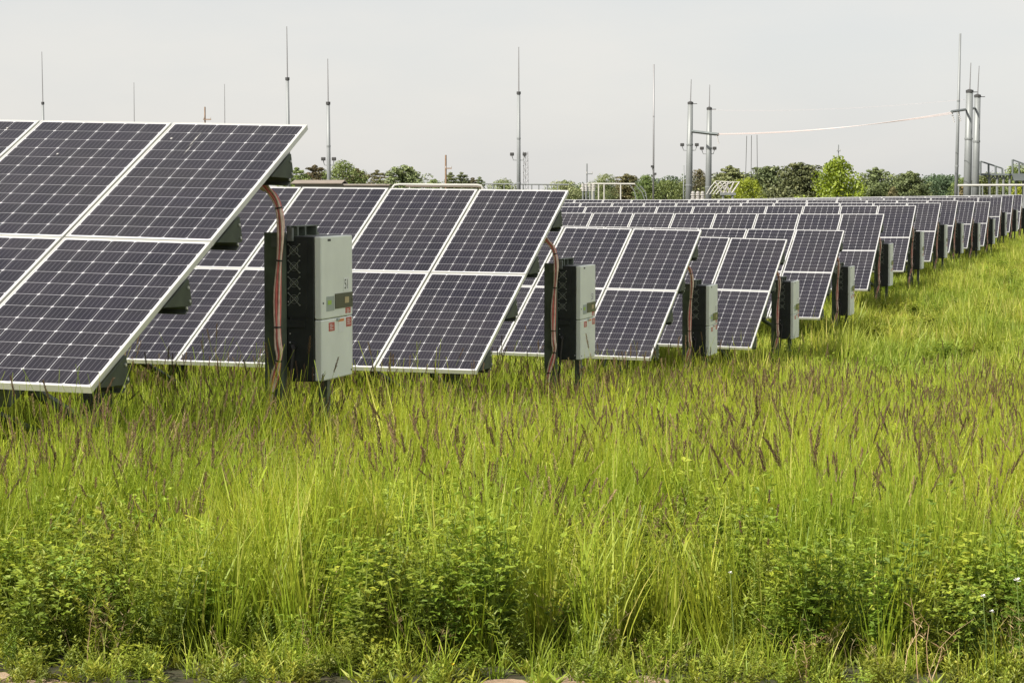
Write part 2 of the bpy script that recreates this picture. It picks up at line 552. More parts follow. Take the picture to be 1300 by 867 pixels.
for ri, (X, Y, Z, ro, az, tl) in enumerate(ROWS):
    ro, az, tl = map(math.radians, (ro, az, tl))
    gzb = gz(X, Y)
    T = empty('solar_table', (X, Y, gzb), -az)
    tag(T, TABLE_LABELS[ri], 'solar table', 'rows of tilted solar tables')
    e = Vector((math.cos(ro), 0, math.sin(ro)))
    up = Vector((-math.sin(ro), 0, math.cos(ro)))
    s = Vector((0, math.cos(tl), 0)) + up * math.sin(tl)
    m = e.cross(s)
    B = Matrix((e, s, m)).transposed().to_4x4()
    B.translation = (0, 0, Z + H - gzb)
    ROW_INFO.append((T, X, Y, Z, az, B, gzb))
    xl = (LEFT_PX[ri] - 650) / F_PX * Y
    ncol = max(3, math.ceil((X - xl) / (PITCH_E * math.cos(az))))
    if ri == 0: ncol = 5
    rest = []
    for k in range(ncol):
        for l in range(2):
            J = Matrix.Translation((-(k * PITCH_E + PW), l * PITCH_S, rng.uniform(-.0015, .0015)))
            J = J @ Matrix.Rotation(rng.uniform(-.0012, .0012), 4, 'X')
            P = link('solar_panel', LAMI, T); P.matrix_basis = B @ J
            Fm = link('frame', FRAME, P)
            if ri < 4 and k < 2:
                for (x, y) in cell_centres():
                    c = link('cell', ONE_CELL, P); c.location = (x, y, -.0014)
            else:
                rest.append(B @ J)
    if rest:
        tag(link('cell', cells_mesh('cell', rest), T), kind='stuff')
    Lr = ncol * PITCH_E
    for sp in (.47, 1.50, 2.44, 3.50):
        pu = MB()
        pu.box(-Lr, .003, sp - .05, sp - .044, -.235, -.043)
        pu.box(-Lr, .003, sp - .05, sp + .01, -.049, -.043)
        pu.box(-Lr, .003, sp - .10, sp - .05, -.235, -.229)
        o = pu.build('purlin', M['galv'], T); o.matrix_basis = B
        g = link('gusset', GUS, T); g.matrix_basis = B @ Matrix.Translation((0, sp, 0))
        link('bolt', GBOLT, g)
    # rafters, posts and braces every 3 m; local frame of the table (x along the row, y into the picture)
    zb = Z + H - gzb
    xq = -.75
    while xq > -Lr:
        zr = zb + math.tan(ro) * xq
        yw, zw = X + xq * math.cos(az), Y - xq * math.sin(az)
        ra = MB(); ra.box(xq - .04, xq + .04, .35, 3.75, -.35, -.24)
        o = ra.build('rafter', M['galv'], T); o.matrix_basis = B
        wx, wy = X + xq * math.cos(az) + 1.75 * math.sin(az), Y - xq * math.sin(az) + 1.75 * math.cos(az)
        gl = gz(wx, wy) - gzb - .15
        zt = zr + 1.75 * math.tan(tl) - .40
        po = MB()
        po.box(xq - .075, xq + .075, 1.70, 1.706, gl, zt); po.box(xq - .075, xq + .075, 1.85, 1.856, gl, zt); po.box(xq - .004, xq + .004, 1.706, 1.85, gl, zt)
        po.build('post', M['galv'], T)
        br = MB()
        br.tube([(xq + .10, 1.70, gl + .55), (xq + .10, .62, zr + .62 * math.tan(tl) - .36)], .035, 6)
        br.tube([(xq - .10, 1.70, gl + .45), (xq - .45, .55, zr + .55 * math.tan(tl) - .34)], .035, 6)
        br.build('brace', M['galv_dark'], T)
        xq -= 3.0

M['dropping'] = plain('bird_dropping', (.42, .41, .39), .8)
T0, B0 = ROW_INFO[0][0], ROW_INFO[0][5]
for (x0_, y0_, ln_, wd_) in ((-.72, 3.50, .24, .0045), (-.705, 3.36, .17, .0035), (-.90, 3.62, .03, .012), (-1.62, 3.30, .025, .012), (-2.2, 3.75, .03, .010)):
    dm_ = MB()
    zz_ = .0012
    n_ = 7
    L_ = [(x0_ + rng.gauss(0, wd_ * .25) - wd_ * (.4 + .6 * rng.random()) * math.sin(math.pi * (i + .6) / (n_ + .6)), y0_ + ln_ * i / n_) for i in range(n_ + 1)]
    R_ = [(2 * x0_ - p[0] + rng.gauss(0, wd_ * .2), p[1]) for p in L_]
    dm_.face([(x, y, zz_) for x, y in R_ + L_[::-1]])
    o = dm_.build('bird_dropping', M['dropping'], T0); o.matrix_basis = B0

# ------------------------------------------------------------------ inverters, their posts and their cables (prototype in the table's frame)
DZ = [0, .10, .03, .17, .11, .18, .17, .22, .11, .06, .22, .22, .2, .2]
IW, IE0, IE1, IN0, IZ0, IZ1 = .70, -.100, .160, 3.53, -.24, .77


def inverter_proto():
    parts = []
    x0, x1, y0, y1 = IE0, IE1 - .055, IN0, IN0 + IW
    h = IZ1 - IZ0
    b = MB()
    b.cbox(x0 + .03, x1, y0, y1, 0, h, .006)
    b.box(x0, x0 + .0295, y0 + .02, y1 - .02, .03, h - .03)                  # rear heat-sink block
    for k in range(12):
        b.box(x0 - .02, x0 - .0005, y0 + .04 + k * .053, y0 + .046 + k * .053, .05, h - .05)
    b.box(x0 + .012, x1 - .004, y0 - .004, y0 - .0005, .025, h * .425)
    b.box(x0 + .012, x1 - .045, y0 - .006, y0 - .0005, h * .445, h - .03)
    parts.append(('heat_sink', b.mesh('heat_sink', M['heatsink']), None, None))
    c = MB(); c.cbox(x1 + .002, IE1, y0 + .002, y1 - .002, h * .43, h - .002, .007)
    parts.append(('upper_cover', c.mesh('upper_cover', M['cover']), None, None))
    c = MB(); c.cbox(x1 + .002, IE1, y0 + .002, y1 - .002, .004, h * .43 - .006, .007)
    parts.append(('lower_cover', c.mesh('lower_cover', M['cover']), None, None))

    def plate(a0, a1, f0, f1, mat, name, t=.0025, base=0.0):
        """a: along the front from its near edge, f: from the top, both as fractions"""
        p = MB(); p.box(IE1 + .0003 + base, IE1 + t + base, y0 + a0 * IW, y0 + a1 * IW, h * (1 - f1), h * (1 - f0))
        return (name, p.mesh(name, M[mat]), None, None)
    parts.append(plate(.42, .985, .405, .51, 'display', 'display_panel', .004))
    q = MB(); q.box(IE1 + .0045, IE1 + .0055, y0 + .72 * IW, y0 + .86 * IW, h * (1 - .478), h * (1 - .435))
    parts.append(('display_sticker', q.mesh('display_sticker', M['tan_lab']), None, None))
    parts.append(plate(.15, .40, .418, .52, 'cover_side', 'badge_plate', .0015))
    parts.append(plate(.19, .30, .445, .475, 'logo', 'logo_mark', .0035))
    parts.append(plate(.70, .87, .30, .395, 'white_lab', 'number_label'))
    parts.append(plate(.76, .92, .512, .552, 'red', 'warning_label'))
    parts.append(plate(.22, .40, .600, .660, 'red', 'warning_label'))
    parts.append(plate(.78, .95, .582, .648, 'red', 'warning_label'))
    parts.append(plate(.53, .70, .604, .680, 'white_lab', 'notice_label'))
    parts.append(plate(.53, .70, .585, .6035, 'orange', 'notice_header'))
    # the figures on the number label
    fc = bpy.data.curves.new('figures', 'FONT'); fc.body = '51'; fc.size = .098; fc.align_x = 'CENTER'; fc.align_y = 'CENTER'
    fo = bpy.data.objects.new('figures_tmp', fc); COL.objects.link(fo)
    bpy.context.view_layer.update()
    me = bpy.data.meshes.new_from_object(fo.evaluated_get(bpy.context.evaluated_depsgraph_get()))
    bpy.data.objects.remove(fo)
    Mx = Matrix(((0, 0, 1, IE1 + .0032), (1, 0, 0, y0 + .785 * IW), (0, 1, 0, h * (1 - .348)), (0, 0, 0, 1)))
    me.transform(Mx); me.materials.clear(); me.materials.append(M['ink'])
    parts.append(('figures', me, None, 'number_label'))
    tx = MB()
    for (a, f) in ((.22, .600), (.78, .582), (.76, .512), (.53, .604)):
        for k in range(4):
            tx.box(IE1 + .0028, IE1 + .0032, y0 + (a + .03) * IW, y0 + (a + .10 + .035 * (k % 2)) * IW, h * (1 - f - .012 - k * .011) - .004, h * (1 - f - .012 - k * .011))
    parts.append(('fine_print', tx.mesh('fine_print', M['white_lab']), None, None))
    d = MB(); d.box(IE1 + .0003, IE1 + .002, y0 + .20 * IW, y0 + .29 * IW, h * .965, h * .98)
    parts.append(('vent_plug', d.mesh('vent_plug', M['ink']), None, None))
    # four fans with X shaped wire guards on the side that faces the camera
    for k in range(4):
        zc = h * (.905 - .112 * k)
        xc = x0 + .062
        g = MB()
        r = .042
        for sx in (-1, 1):
            g.tube([(xc - r * sx, y0 - .010, zc - r), (xc + r * sx, y0 - .010, zc + r)], .0028, 5)
            for sz in (-1, 1): g.tube([(xc + r * sx, y0 - .004, zc + r * sz), (xc + r * sx, y0 - .014, zc + r * sz)], .0055, 6)
        for rr_ in (.016, .030):
            g.tube([(xc + rr_ * math.cos(a), y0 - .009, zc + rr_ * math.sin(a)) for a in np.linspace(0, 2 * math.pi, 13)], .0016, 4, cap=False)
        parts.append(('fan_guard', g.mesh('fan_guard', M['wire']), None, None))
    g = MB()
    g.box(x0 + .008, x1 - .06, y0 - .020, y0 - .0065, h * .375, h * .425)
    parts.append(('terminal_cover', g.mesh('terminal_cover', M['heatsink']), None, None))
    g = MB(); g.tube([(x0 + .06, y0 - .004, h * .25), (x0 + .06, y0 - .03, h * .25)], .025, 10)
    parts.append(('cable_gland', g.mesh('cable_gland', M['heatsink']), None, None))
    g = MB()
    g.tube([(x0 + .06, y0 - .03, h * .25), (x0 + .075, y0 - .07, h * .23), (x0 + .06, y0 - .075, h * .08), (x0 + .03, y0 - .06, -.25), (x0 + .03, y0 - .05, -.6)], .013, 6)
    parts.append(('conduit', g.mesh('conduit', M['cable_black']), None, None))
    g = MB()
    for (xx, zz) in ((x0 + .03, h * .33), (x0 + .03, h * .27), (x1 - .006, .05), (x0 + .02, h * .55)):
        g.tube([(xx, y0 - .001, zz), (xx, y0 - .008, zz)], .006, 6)
    parts.append(('screw', g.mesh('screw', M['bolt']), None, None))
    for (a, f) in ((.05, .46), (.95, .46), (.06, .96), (.94, .96)):
        g = MB(); g.tube([(IE1 + .0002, y0 + a * IW, h * (1 - f)), (IE1 + .004, y0 + a * IW, h * (1 - f))], .007, 8)
        parts.append(('cover_screw', g.mesh('cover_screw', M['fitting']), None, None))
    g = MB(); g.cbox(IE1 + .0005, IE1 + .012, y0 + .46 * IW, y0 + .54 * IW, h * .405, h * .422, .003)
    parts.append(('latch', g.mesh('latch', M['cover_side']), None, None))
    return parts


def post_proto():
    parts = []
    b = MB()                                                    # broad steel channel that faces the camera
    b.box(-.205, -.085, 3.38, 3.388, -1.3, .80)
    b.box(-.205, -.197, 3.388, 3.50, -1.3, .80)
    b.box(-.093, -.085, 3.388, 3.50, -1.3, .80)
    parts.append(('wide_post', b.mesh('wide_post', M['galv_dark'])))
    b = MB()
    b.box(-.150, -.075, 3.366, 3.379, .70, .775)
    parts.append(('clamp_plate', b.mesh('clamp_plate', M['galv'])))
    b = MB(); b.box(-.063, -.03, 3.46, 3.50, .74, .83)
    parts.append(('rail_cap', b.mesh('rail_cap', M['galv'])))
    for z in (.70, -.05):
        b = MB(); b.box(-.205, -.135, 3.505, 4.35, z, z + .085); b.box(-.133, -.127, 3.53, 4.30, z + .005, z + .08)
        parts.append(('rail', b.mesh('rail', M['galv'])))
    b = MB()
    for y in (3.62, 3.78, 4.02): b.box(-.125, -.045, y, y + .03, .772, .835)
    b.box(-.125, -.045, 3.60, 4.10, .836, .842)
    parts.append(('top_bracket', b.mesh('top_bracket', M['galv_dark'])))
    b = MB(); b.box(.0, .065, 3.93, 3.936, -1.3, -.26); b.box(.0, .006, 3.936, 4.0, -1.3, -.26); b.box(.059, .065, 3.936, 4.0, -1.3, -.26); b.box(-.126, .065, 3.90, 4.02, -.2595, -.249)
    parts.append(('rear_post', b.mesh('rear_post', M['galv'])))
    return parts


def smooth_path(P, k=4):
    P = [Vector(p) for p in P]
    out = []
    for i in range(len(P) - 1):
        p0, p1, p2, p3 = P[max(i - 1, 0)], P[i], P[i + 1], P[min(i + 2, len(P) - 1)]
        for j in range(k):
            t = j / k
            out.append(.5 * ((2 * p1) + (p2 - p0) * t + (2 * p0 - 5 * p1 + 4 * p2 - p3) * t * t + (3 * p1 - p0 - 3 * p2 + p3) * t ** 3))
    return out + [P[-1]]


def cable_proto():
    path = smooth_path([(-.55, 2.95, 1.13), (-.38, 3.13, 1.165), (-.24, 3.22, 1.15), (-.13, 3.27, 1.09), (-.065, 3.29, .97), (-.055, 3.30, .78),
                        (-.085, 3.31, .42), (-.085, 3.31, .08), (-.075, 3.31, -.05), (-.105, 3.31, -.18), (-.145, 3.31, -.35), (-.155, 3.30, -.60), (-.16, 3.30, -.95)])
    ties = [3, 9, 16, 22, 27, 33, 39]
    parts = []
    r2 = random.Random(4)
    mats = ['cable_pink', 'cable_red', 'cable_pink', 'cable_pink', 'cable_red', 'cable_pink', 'cable_pink', 'cable_pink', 'cable_red']
    for k, mt in enumerate(mats):
        ox, oy = ((k % 3) - 1) * .0145, (k // 3 - 1) * .013
        ph = r2.uniform(0, 6)
        pts = []
        for i, p in enumerate(path):
            w = min(abs(i - t) for t in ties)
            sp = .72 + .17 * w
            pts.append(p + Vector((ox * sp + .003 * math.sin(i * .6 + ph), oy * sp + .003 * math.cos(i * .5 + ph), (ox - oy) * .8 if i < 12 else 0)))
        b = MB(); b.tube(pts, .0074 + .0014 * r2.random(), 6)
        parts.append(('cable', b.mesh('cable', M[mt], True)))
    for t in ties:
        p = path[min(t, len(path) - 2)]; d = (path[min(t, len(path) - 2) + 1] - p).normalized()
        b = MB(); b.tube([p - d * .005, p + d * .005], .026, 10)
        parts.append(('cable_tie', b.mesh('cable_tie', M['cable_black'])))
    return parts


INV, POST, CABLE = inverter_proto(), post_proto(), cable_proto()
INV_LABELS = [
    'largest grey inverter box, beside the right end of the nearest solar table',
    'second largest grey inverter box, its coloured labels still readable as small squares',
    'third inverter box from the left, in front of the fourth solar table',
    'fourth inverter box from the left, in front of the fifth solar table',
    'fifth inverter box from the left, in front of the sixth solar table',
    'sixth inverter box from the left, in front of the seventh solar table',
    'seventh inverter box from the left, in front of the eighth solar table',
    'eighth inverter box from the left, in front of the ninth solar table',
    'ninth inverter box from the left, in front of the tenth solar table',
    'tenth inverter box from the left, in front of the eleventh solar table',
    'eleventh inverter box from the left, in front of the twelfth solar table',
    'twelfth inverter box from the left, small and dark near the right edge',
    'thirteenth inverter box from the left, tiny and close to the right edge',
    'smallest inverter box, cut by the right edge of the photo']
WHICH = ['largest', 'second largest', 'third', 'fourth', 'fifth', 'sixth', 'seventh', 'eighth', 'ninth', 'tenth', 'eleventh', 'twelfth', 'thirteenth', 'smallest']
for ri, (T, X, Y, Z, az, B, gzb) in enumerate(ROW_INFO):
    zc = Z + H + DZ[ri]
    c, s_ = math.cos(az), math.sin(az)

    def base(e_, n_): return (X + e_ * c + n_ * s_, Y - e_ * s_ + n_ * c)
    inv = empty('inverter', (X, Y, zc + IZ0), -az)
    tag(inv, INV_LABELS[ri], 'inverter', 'inverter boxes at the ends of the solar tables')
    done = {}
    for (nm, me, mt, par) in INV:
        done[nm] = link(nm, me, done[par] if par else inv)
    pt = empty('mounting_post', (X, Y, zc), -az)
    tag(pt, 'dark steel mounting post carrying the %s inverter box%s' % (WHICH[ri], '' if ri in (0, 1, 13) else ' from the left'), 'post', 'steel posts that carry the inverter boxes')
    for nm, me in POST: link(nm, me, pt)
    cb = empty('cable_bundle', (X, Y, Z + H + DZ[ri] * .35), -az)
    tag(cb, 'red and pink cables tied together beside the %s inverter box%s' % (WHICH[ri], '' if ri in (0, 1, 13) else ' from the left'), 'cables', 'cable bundles beside the inverter boxes')
    for nm, me in CABLE: link(nm, me, cb)

# ------------------------------------------------------------------ meadow plants (source meshes, then scattered)
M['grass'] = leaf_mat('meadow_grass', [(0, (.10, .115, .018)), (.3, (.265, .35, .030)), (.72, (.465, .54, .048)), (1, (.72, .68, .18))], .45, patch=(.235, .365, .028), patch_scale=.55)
M['grass_far'] = leaf_mat('field_grass', [(0, (.11, .13, .022)), (.35, (.275, .355, .042)), (.8, (.455, .52, .066)), (1, (.70, .66, .19))], .45, patch=(.19, .31, .028), patch_scale=.35)
M['seed'] = leaf_mat('seed_head', [(0, (.14, .10, .055)), (.5, (.24, .175, .092)), (1, (.46, .38, .17))], .3, gloss=.02)
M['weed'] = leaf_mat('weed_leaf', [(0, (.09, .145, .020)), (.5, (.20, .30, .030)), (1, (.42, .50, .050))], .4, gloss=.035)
M['weed_pale'] = leaf_mat('pale_weed_leaf', [(0, (.12, .165, .02)), (.5, (.225, .30, .030)), (1, (.37, .42, .05))], .4, gloss=.03)
M['straw'] = leaf_mat('dead_stalk', [(0, (.20, .145, .07)), (.5, (.38, .29, .14)), (1, (.55, .46, .24))], .15, gloss=.03)


class VB:
    """plant mesh with a per-vertex tone"""
    def __init__(self): self.v, self.f, self.t, self.m = [], [], [], []

    def strip(self, pts, widths, side, tones, mat=0):
        b = len(self.v)
        for p, w, t in zip(pts, widths, tones):
            self.v += [tuple(p - side * w), tuple(p + side * w)]
            self.t += [t, t]
        for i in range(len(pts) - 1):
            self.f.append((b + 2 * i, b + 2 * i + 1, b + 2 * i + 3, b + 2 * i + 2)); self.m.append(mat)

    def leaf(self, p, d, side, ln, wd, tone, mat=0, fold=.25):
        """a pointed leaf of four triangles folded along its rib"""
        nrm = d.cross(side)
        b = len(self.v)
        q = p + d * ln * .45
        self.v += [tuple(p), tuple(q + side * wd + nrm * wd * fold), tuple(p + d * ln - nrm * ln * .12), tuple(q - side * wd + nrm * wd * fold)]
        self.t += [tone - .08, tone, tone + .06, tone]
        self.f += [(b, b + 1, b + 2), (b, b + 2, b + 3)]; self.m += [mat, mat]

    def mesh(self, name, mats):
        me = bpy.data.meshes.new(name)
        me.from_pydata(self.v, [], self.f)
        for m in mats: me.materials.append(m)
        me.polygons.foreach_set('material_index', self.m)
        a = me.attributes.new('tone', 'FLOAT', 'POINT')
        a.data.foreach_set('value', [min(1, max(0, t)) for t in self.t])
        me.update()
        return me


def curve_pts(r, base, az, h, lean, segs, droop=0.0, wob=.0):
    d = Vector((math.cos(az), math.sin(az), 0))
    out = []
    for i in range(segs + 1):
        t = i / segs
        out.append(base + Vector((0, 0, h * (t - droop * t ** 3))) + d * (lean * t ** 1.8) + Vector((r.gauss(0, wob), r.gauss(0, wob), 0)))
    return out


def grass_tuft(seed, blades=18, hmin=.35, hmax=.75, wid=.0030, rad=.07, culms=3, headed=.7, segs=4, mats=None, lean=(.05, .32)):
    r = random.Random(seed)
    b = VB()
    for k in range(blades):
        a = r.uniform(0, 6.283); q = rad * math.sqrt(r.random())
        p = Vector((q * math.cos(a), q * math.sin(a), -.03))
        az = a + r.gauss(0, .9)
        h = r.uniform(hmin, hmax) * (1 if r.random() > .3 else .7)
        pts = curve_pts(r, p, az, h, h * r.uniform(*lean), segs, r.choice((0, 0, .12, .35)))
        w = wid * r.uniform(.7, 1.35)
        ta = az + r.uniform(.9, 2.2)
        side = Vector((math.cos(ta), math.sin(ta), r.uniform(-.1, .1)))
        t0 = r.uniform(.12, .42) if r.random() > .08 else r.uniform(.65, .9)
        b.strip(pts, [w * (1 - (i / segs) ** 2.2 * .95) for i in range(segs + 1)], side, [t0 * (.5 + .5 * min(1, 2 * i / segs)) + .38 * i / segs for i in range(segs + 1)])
    for k in range(culms):
        a = r.uniform(0, 6.283); q = rad * 1.2 * math.sqrt(r.random())
        p = Vector((q * math.cos(a), q * math.sin(a), -.03))
        h = hmax * r.uniform(.92, 1.28)
        az = r.uniform(0, 6.283)
        pts = curve_pts(r, p, az, h, h * r.uniform(.03, .38), 5, r.choice((0, 0, .08, .16)))
        side = Vector((math.cos(az + 1.57), math.sin(az + 1.57), 0)); s2 = Vector((math.cos(az), math.sin(az), 0))
        tn = r.uniform(.45, .8)
        b.strip(pts, [.0011] * 6, side, [tn] * 6); b.strip(pts, [.0011] * 6, s2, [tn] * 6)
        for j in range(2):
            f = r.uniform(.25, .65); pp = pts[0].lerp(pts[-1], f)
            aa = r.uniform(0, 6.283); dd = Vector((math.cos(aa), math.sin(aa), r.uniform(.3, 1.3))).normalized()
            ln = r.uniform(.10, .22)
            lp = [pp, pp + dd * ln * .5, pp + dd * ln * .85 - Vector((0, 0, ln * .12)), pp + dd * ln - Vector((0, 0, ln * .35))]
            b.strip(lp, [wid * .6, wid * .9, wid * .6, .0003], Vector((-math.sin(aa), math.cos(aa), 0)), [.5, .6, .7, .75])
        if r.random() < headed:
            # seed head: many small overlapping spikelets round the top of the culm
            d = (pts[-1] - pts[-2]).normalized()
            ln = r.uniform(.05, .12); fat = r.uniform(.0020, .0062)
            n = 26
            base = pts[-1] - d * ln * .35
            tone = r.uniform(.05, .75)
            for j in range(n):
                f = j / n
                aa = j * 2.4
                rad_ = fat * (1.25 - f) * (.35 + min(1, f * 4) * .65)
                o = Vector((math.cos(aa), math.sin(aa), 0))
                q = base + d * ln * f
                dd = (d * 1.0 + o * (.35 if fat < .006 else .55)).normalized()
                b.leaf(q + o * rad_ * .4, dd, Vector((-math.sin(aa), math.cos(aa), 0)), r.uniform(.012, .022), .0022 + fat * .28, tone + r.uniform(-.15, .2), 1, .5)
    return b.mesh('grass_tuft', mats or [M['grass'], M['seed']])


def bushy_weed(seed, h=.48, stems=7, pale=False, ln=.026):
    """clover like plant: several branching stems carrying three-part leaves"""
    r = random.Random(seed)
    b = VB()
    for k in range(stems):
        az = r.uniform(0, 6.283)
        hh = h * r.uniform(.65, 1.1)
        pts = curve_pts(r, Vector((r.gauss(0, .02), r.gauss(0, .02), -.02)), az, hh, hh * r.uniform(.12, .5), 6, .1, .004)
        side = Vector((-math.sin(az), math.cos(az), 0))
        b.strip(pts, [.0016] * 7, side, [.3] * 7)
        for j in range(17):
            f = .16 + .84 * (j + r.random()) / 17
            i = min(5, int(f * 6)); p = pts[i].lerp(pts[i + 1], f * 6 - i)
            a2 = j * 2.4 + r.uniform(-.4, .4)
            d = Vector((math.cos(a2), math.sin(a2), r.uniform(.2, .8))).normalized()
            q = p + d * r.uniform(.015, .05) * (1.2 - .5 * f)
            tone = .12 + .62 * f ** 1.6 + r.uniform(-.12, .16)  # paler towards the top: sunlit tops put into the leaf tone
            sz = ln * r.uniform(.75, 1.25) * (1 - .25 * f)
            for da in (-.75, 0, .75):
                a3 = a2 + da
                d3 = Vector((math.cos(a3), math.sin(a3), r.uniform(-.1, .65))).normalized()
                s3 = Vector((-math.sin(a3), math.cos(a3), r.uniform(-.3, .3))).normalized()
                b.leaf(q, d3, s3, sz, sz * .29, tone, 0)
    return b.mesh('bushy_weed', [M['weed_pale'] if pale else M['weed']])


def lance_weed(seed, h=.42, stems=3, pale=True, ln=.05, wd=.0055):
    """upright stems ringed by narrow leaves, with a leafy tuft on top"""
    r = random.Random(seed)
    b = VB()
    for k in range(stems):
        az = r.uniform(0, 6.283)
        hh = h * r.uniform(.6, 1.1)
        pts = curve_pts(r, Vector((r.gauss(0, .03), r.gauss(0, .03), -.02)), az, hh, hh * r.uniform(.05, .55), 5, .05, .006)
        b.strip(pts, [.0018] * 6, Vector((-math.sin(az), math.cos(az), 0)), [.35] * 6)
        n = int(60 * hh / .42) + 8
        for j in range(n):
            f = .08 + .92 * j / n
            i = min(4, int(f * 5)); p = pts[i].lerp(pts[i + 1], f * 5 - i)
            a2 = j * 2.4 + r.uniform(-.3, .3)
            d = Vector((math.cos(a2), math.sin(a2), .25 + .9 * f + r.uniform(-.3, .3))).normalized()
            s3 = Vector((-math.sin(a2), math.cos(a2), r.uniform(-.25, .25))).normalized()
            sz = ln * (1.15 - .55 * f) * r.uniform(.7, 1.2)
            b.leaf(p, d, s3, sz, wd * r.uniform(.8, 1.2), .15 + .6 * f + r.uniform(-.1, .15), 0, .2)
    return b.mesh('lance_weed', [M['weed_pale'] if pale else M['weed']])


def low_plant(seed):
    r = random.Random(seed)
    b = VB()
    for k in range(26):
        a = r.uniform(0, 6.283)
        d = Vector((math.cos(a), math.sin(a), r.uniform(.5, 2.2))).normalized()
        ln = r.uniform(.03, .075)
        b.leaf(Vector((r.gauss(0, .02), r.gauss(0, .02), 0)), d, Vector((-math.sin(a), math.cos(a), 0)), ln, ln * r.uniform(.06, .13), r.uniform(.3, .95))
    return b.mesh('low_plant', [M['weed_pale']])


def dead_stalks(seed, h=.35):
    r = random.Random(seed)
    b = VB()
    for k in range(6):
        az = r.uniform(0, 6.283)
        hh = h * r.uniform(.5, 1.15)
        pts = curve_pts(r, Vector((r.gauss(0, .03), r.gauss(0, .03), -.01)), az, hh, hh * r.uniform(.1, .6), 4, .2, .006)
        t = r.uniform(.1, .9)
        b.strip(pts, [.0016, .0015, .0013, .001, .0006], Vector((-math.sin(az), math.cos(az), .2)), [t] * 5)
        for j in range(5):
            q = pts[2].lerp(pts[4], r.random()); a2 = r.uniform(0, 6.283)
            d = Vector((math.cos(a2), math.sin(a2), .8)).normalized()
            b.leaf(q, d, Vector((-math.sin(a2), math.cos(a2), 0)), r.uniform(.02, .05), .0016, t + .1)
    return b.mesh('dead_stalks', [M['straw']])


def scatter(name, meshes, pts, rots, scl, idx, label, cat):
    """ONE stuff object: instances of the given plant meshes on points"""
    src = bpy.data.collections.new(name + '_source')
    for k, me in enumerate(meshes):
        src.objects.link(bpy.data.objects.new('%s_plant_%02d' % (name, k), me))
    me = bpy.data.meshes.new(name)
    me.from_pydata(pts.tolist(), [], [])
    a = me.attributes.new('rot', 'FLOAT_VECTOR', 'POINT'); a.data.foreach_set('vector', rots.astype(np.float32).ravel())
    a = me.attributes.new('scl', 'FLOAT_VECTOR', 'POINT'); a.data.foreach_set('vector', scl.astype(np.float32).ravel())
    a = me.attributes.new('idx', 'INT', 'POINT'); a.data.foreach_set('value', idx.astype(np.int32))
    o = link(name, me)
    tag(o, label, cat, None, 'stuff')
    ng = bpy.data.node_groups.new(name + '_nodes', 'GeometryNodeTree')
    ng.interface.new_socket('Geometry', in_out='INPUT', socket_type='NodeSocketGeometry')
    ng.interface.new_socket('Geometry', in_out='OUTPUT', socket_type='NodeSocketGeometry')
    gi, go = ng.nodes.new('NodeGroupInput'), ng.nodes.new('NodeGroupOutput')
    mp = ng.nodes.new('GeometryNodeMeshToPoints')
    ip = ng.nodes.new('GeometryNodeInstanceOnPoints')
    ci = ng.nodes.new('GeometryNodeCollectionInfo')
    ci.inputs['Collection'].default_value = src
    ci.inputs['Separate Children'].default_value = True
    ci.inputs['Reset Children'].default_value = True

    def attr(nm, dt):
        n = ng.nodes.new('GeometryNodeInputNamedAttribute'); n.data_type = dt; n.inputs['Name'].default_value = nm
        return n.outputs['Attribute']
    ng.links.new(gi.outputs[0], mp.inputs[0]); ng.links.new(mp.outputs[0], ip.inputs['Points'])
    ng.links.new(ci.outputs[0], ip.inputs['Instance'])
    ip.inputs['Pick Instance'].default_value = True
    ng.links.new(attr('idx', 'INT'), ip.inputs['Instance Index'])
    ng.links.new(attr('rot', 'FLOAT_VECTOR'), ip.inputs['Rotation'])
    ng.links.new(attr('scl', 'FLOAT_VECTOR'), ip.inputs['Scale'])
    ng.links.new(ip.outputs[0], go.inputs[0])
    md = o.modifiers.new('scatter', 'NODES'); md.node_group = ng
    return o


def noise2(x, y, s, seed):
    """cheap smooth noise in 0..1"""
    r = np.random.default_rng(seed)
    v = 0
    for k in range(5):
        a, p, f = r.uniform(0, 6.28), r.uniform(0, 6.28), r.uniform(.6, 1.7) / s
        v = v + np.sin((x * np.cos(a) + y * np.sin(a)) * f * 6.28 + p)
    return .5 + v / 7


def spots(y0, y1, dens, left=1.2, right=1.2, emin=None, dens_fn=None):
    """random points of the field inside the view (with a margin either side) between two distances"""
    xm = .2103 * y1 + max(left, right)
    n = int(dens * 2 * xm * (y1 - y0))
    x = nr.uniform(-xm, xm, n); y = nr.uniform(y0, y1, n)
    k = (x > -.2103 * y - left) & (x < .2103 * y + right)
    if emin is not None: k &= (x * CA - y * SA) > emin
    if dens_fn is not None: k &= nr.random(n) < dens_fn(x, y)
    return x[k], y[k]


def spread(name, meshes, xy, smin, smax, label, cat, hfn=None, tilt=.12, fat=1.0):
    x, y = xy
    n = len(x)
    pts = np.stack([x, y, ground(x, y)], 1)
    rots = np.stack([nr.normal(0, tilt, n), nr.normal(0, tilt, n), nr.uniform(0, 6.283, n)], 1)
    s = nr.uniform(smin, smax, n)
    hz_ = s * (hfn(x, y) if hfn is not None else 1)
    scl = np.stack([s * fat, s * fat, hz_], 1)
    return scatter(name, meshes, pts, rots, scl, nr.integers(0, len(meshes), n), label, cat)


def join_xy(*a): return np.concatenate([q[0] for q in a]), np.concatenate([q[1] for q in a])


def weedy(x, y):
    """where the leafy weeds stand: patches near the track"""
    u = x / y * F_PX + 650
    w = np.exp(-((u - 90) / 150) ** 2) * 1.0 + np.exp(-((u - 530) / 120) ** 2) * .95 + np.exp(-((u - 1090) / 240) ** 2) * 1.0
    return np.clip(w * (.62 + .75 * noise2(x, y, .55, 61)), .05, 1)


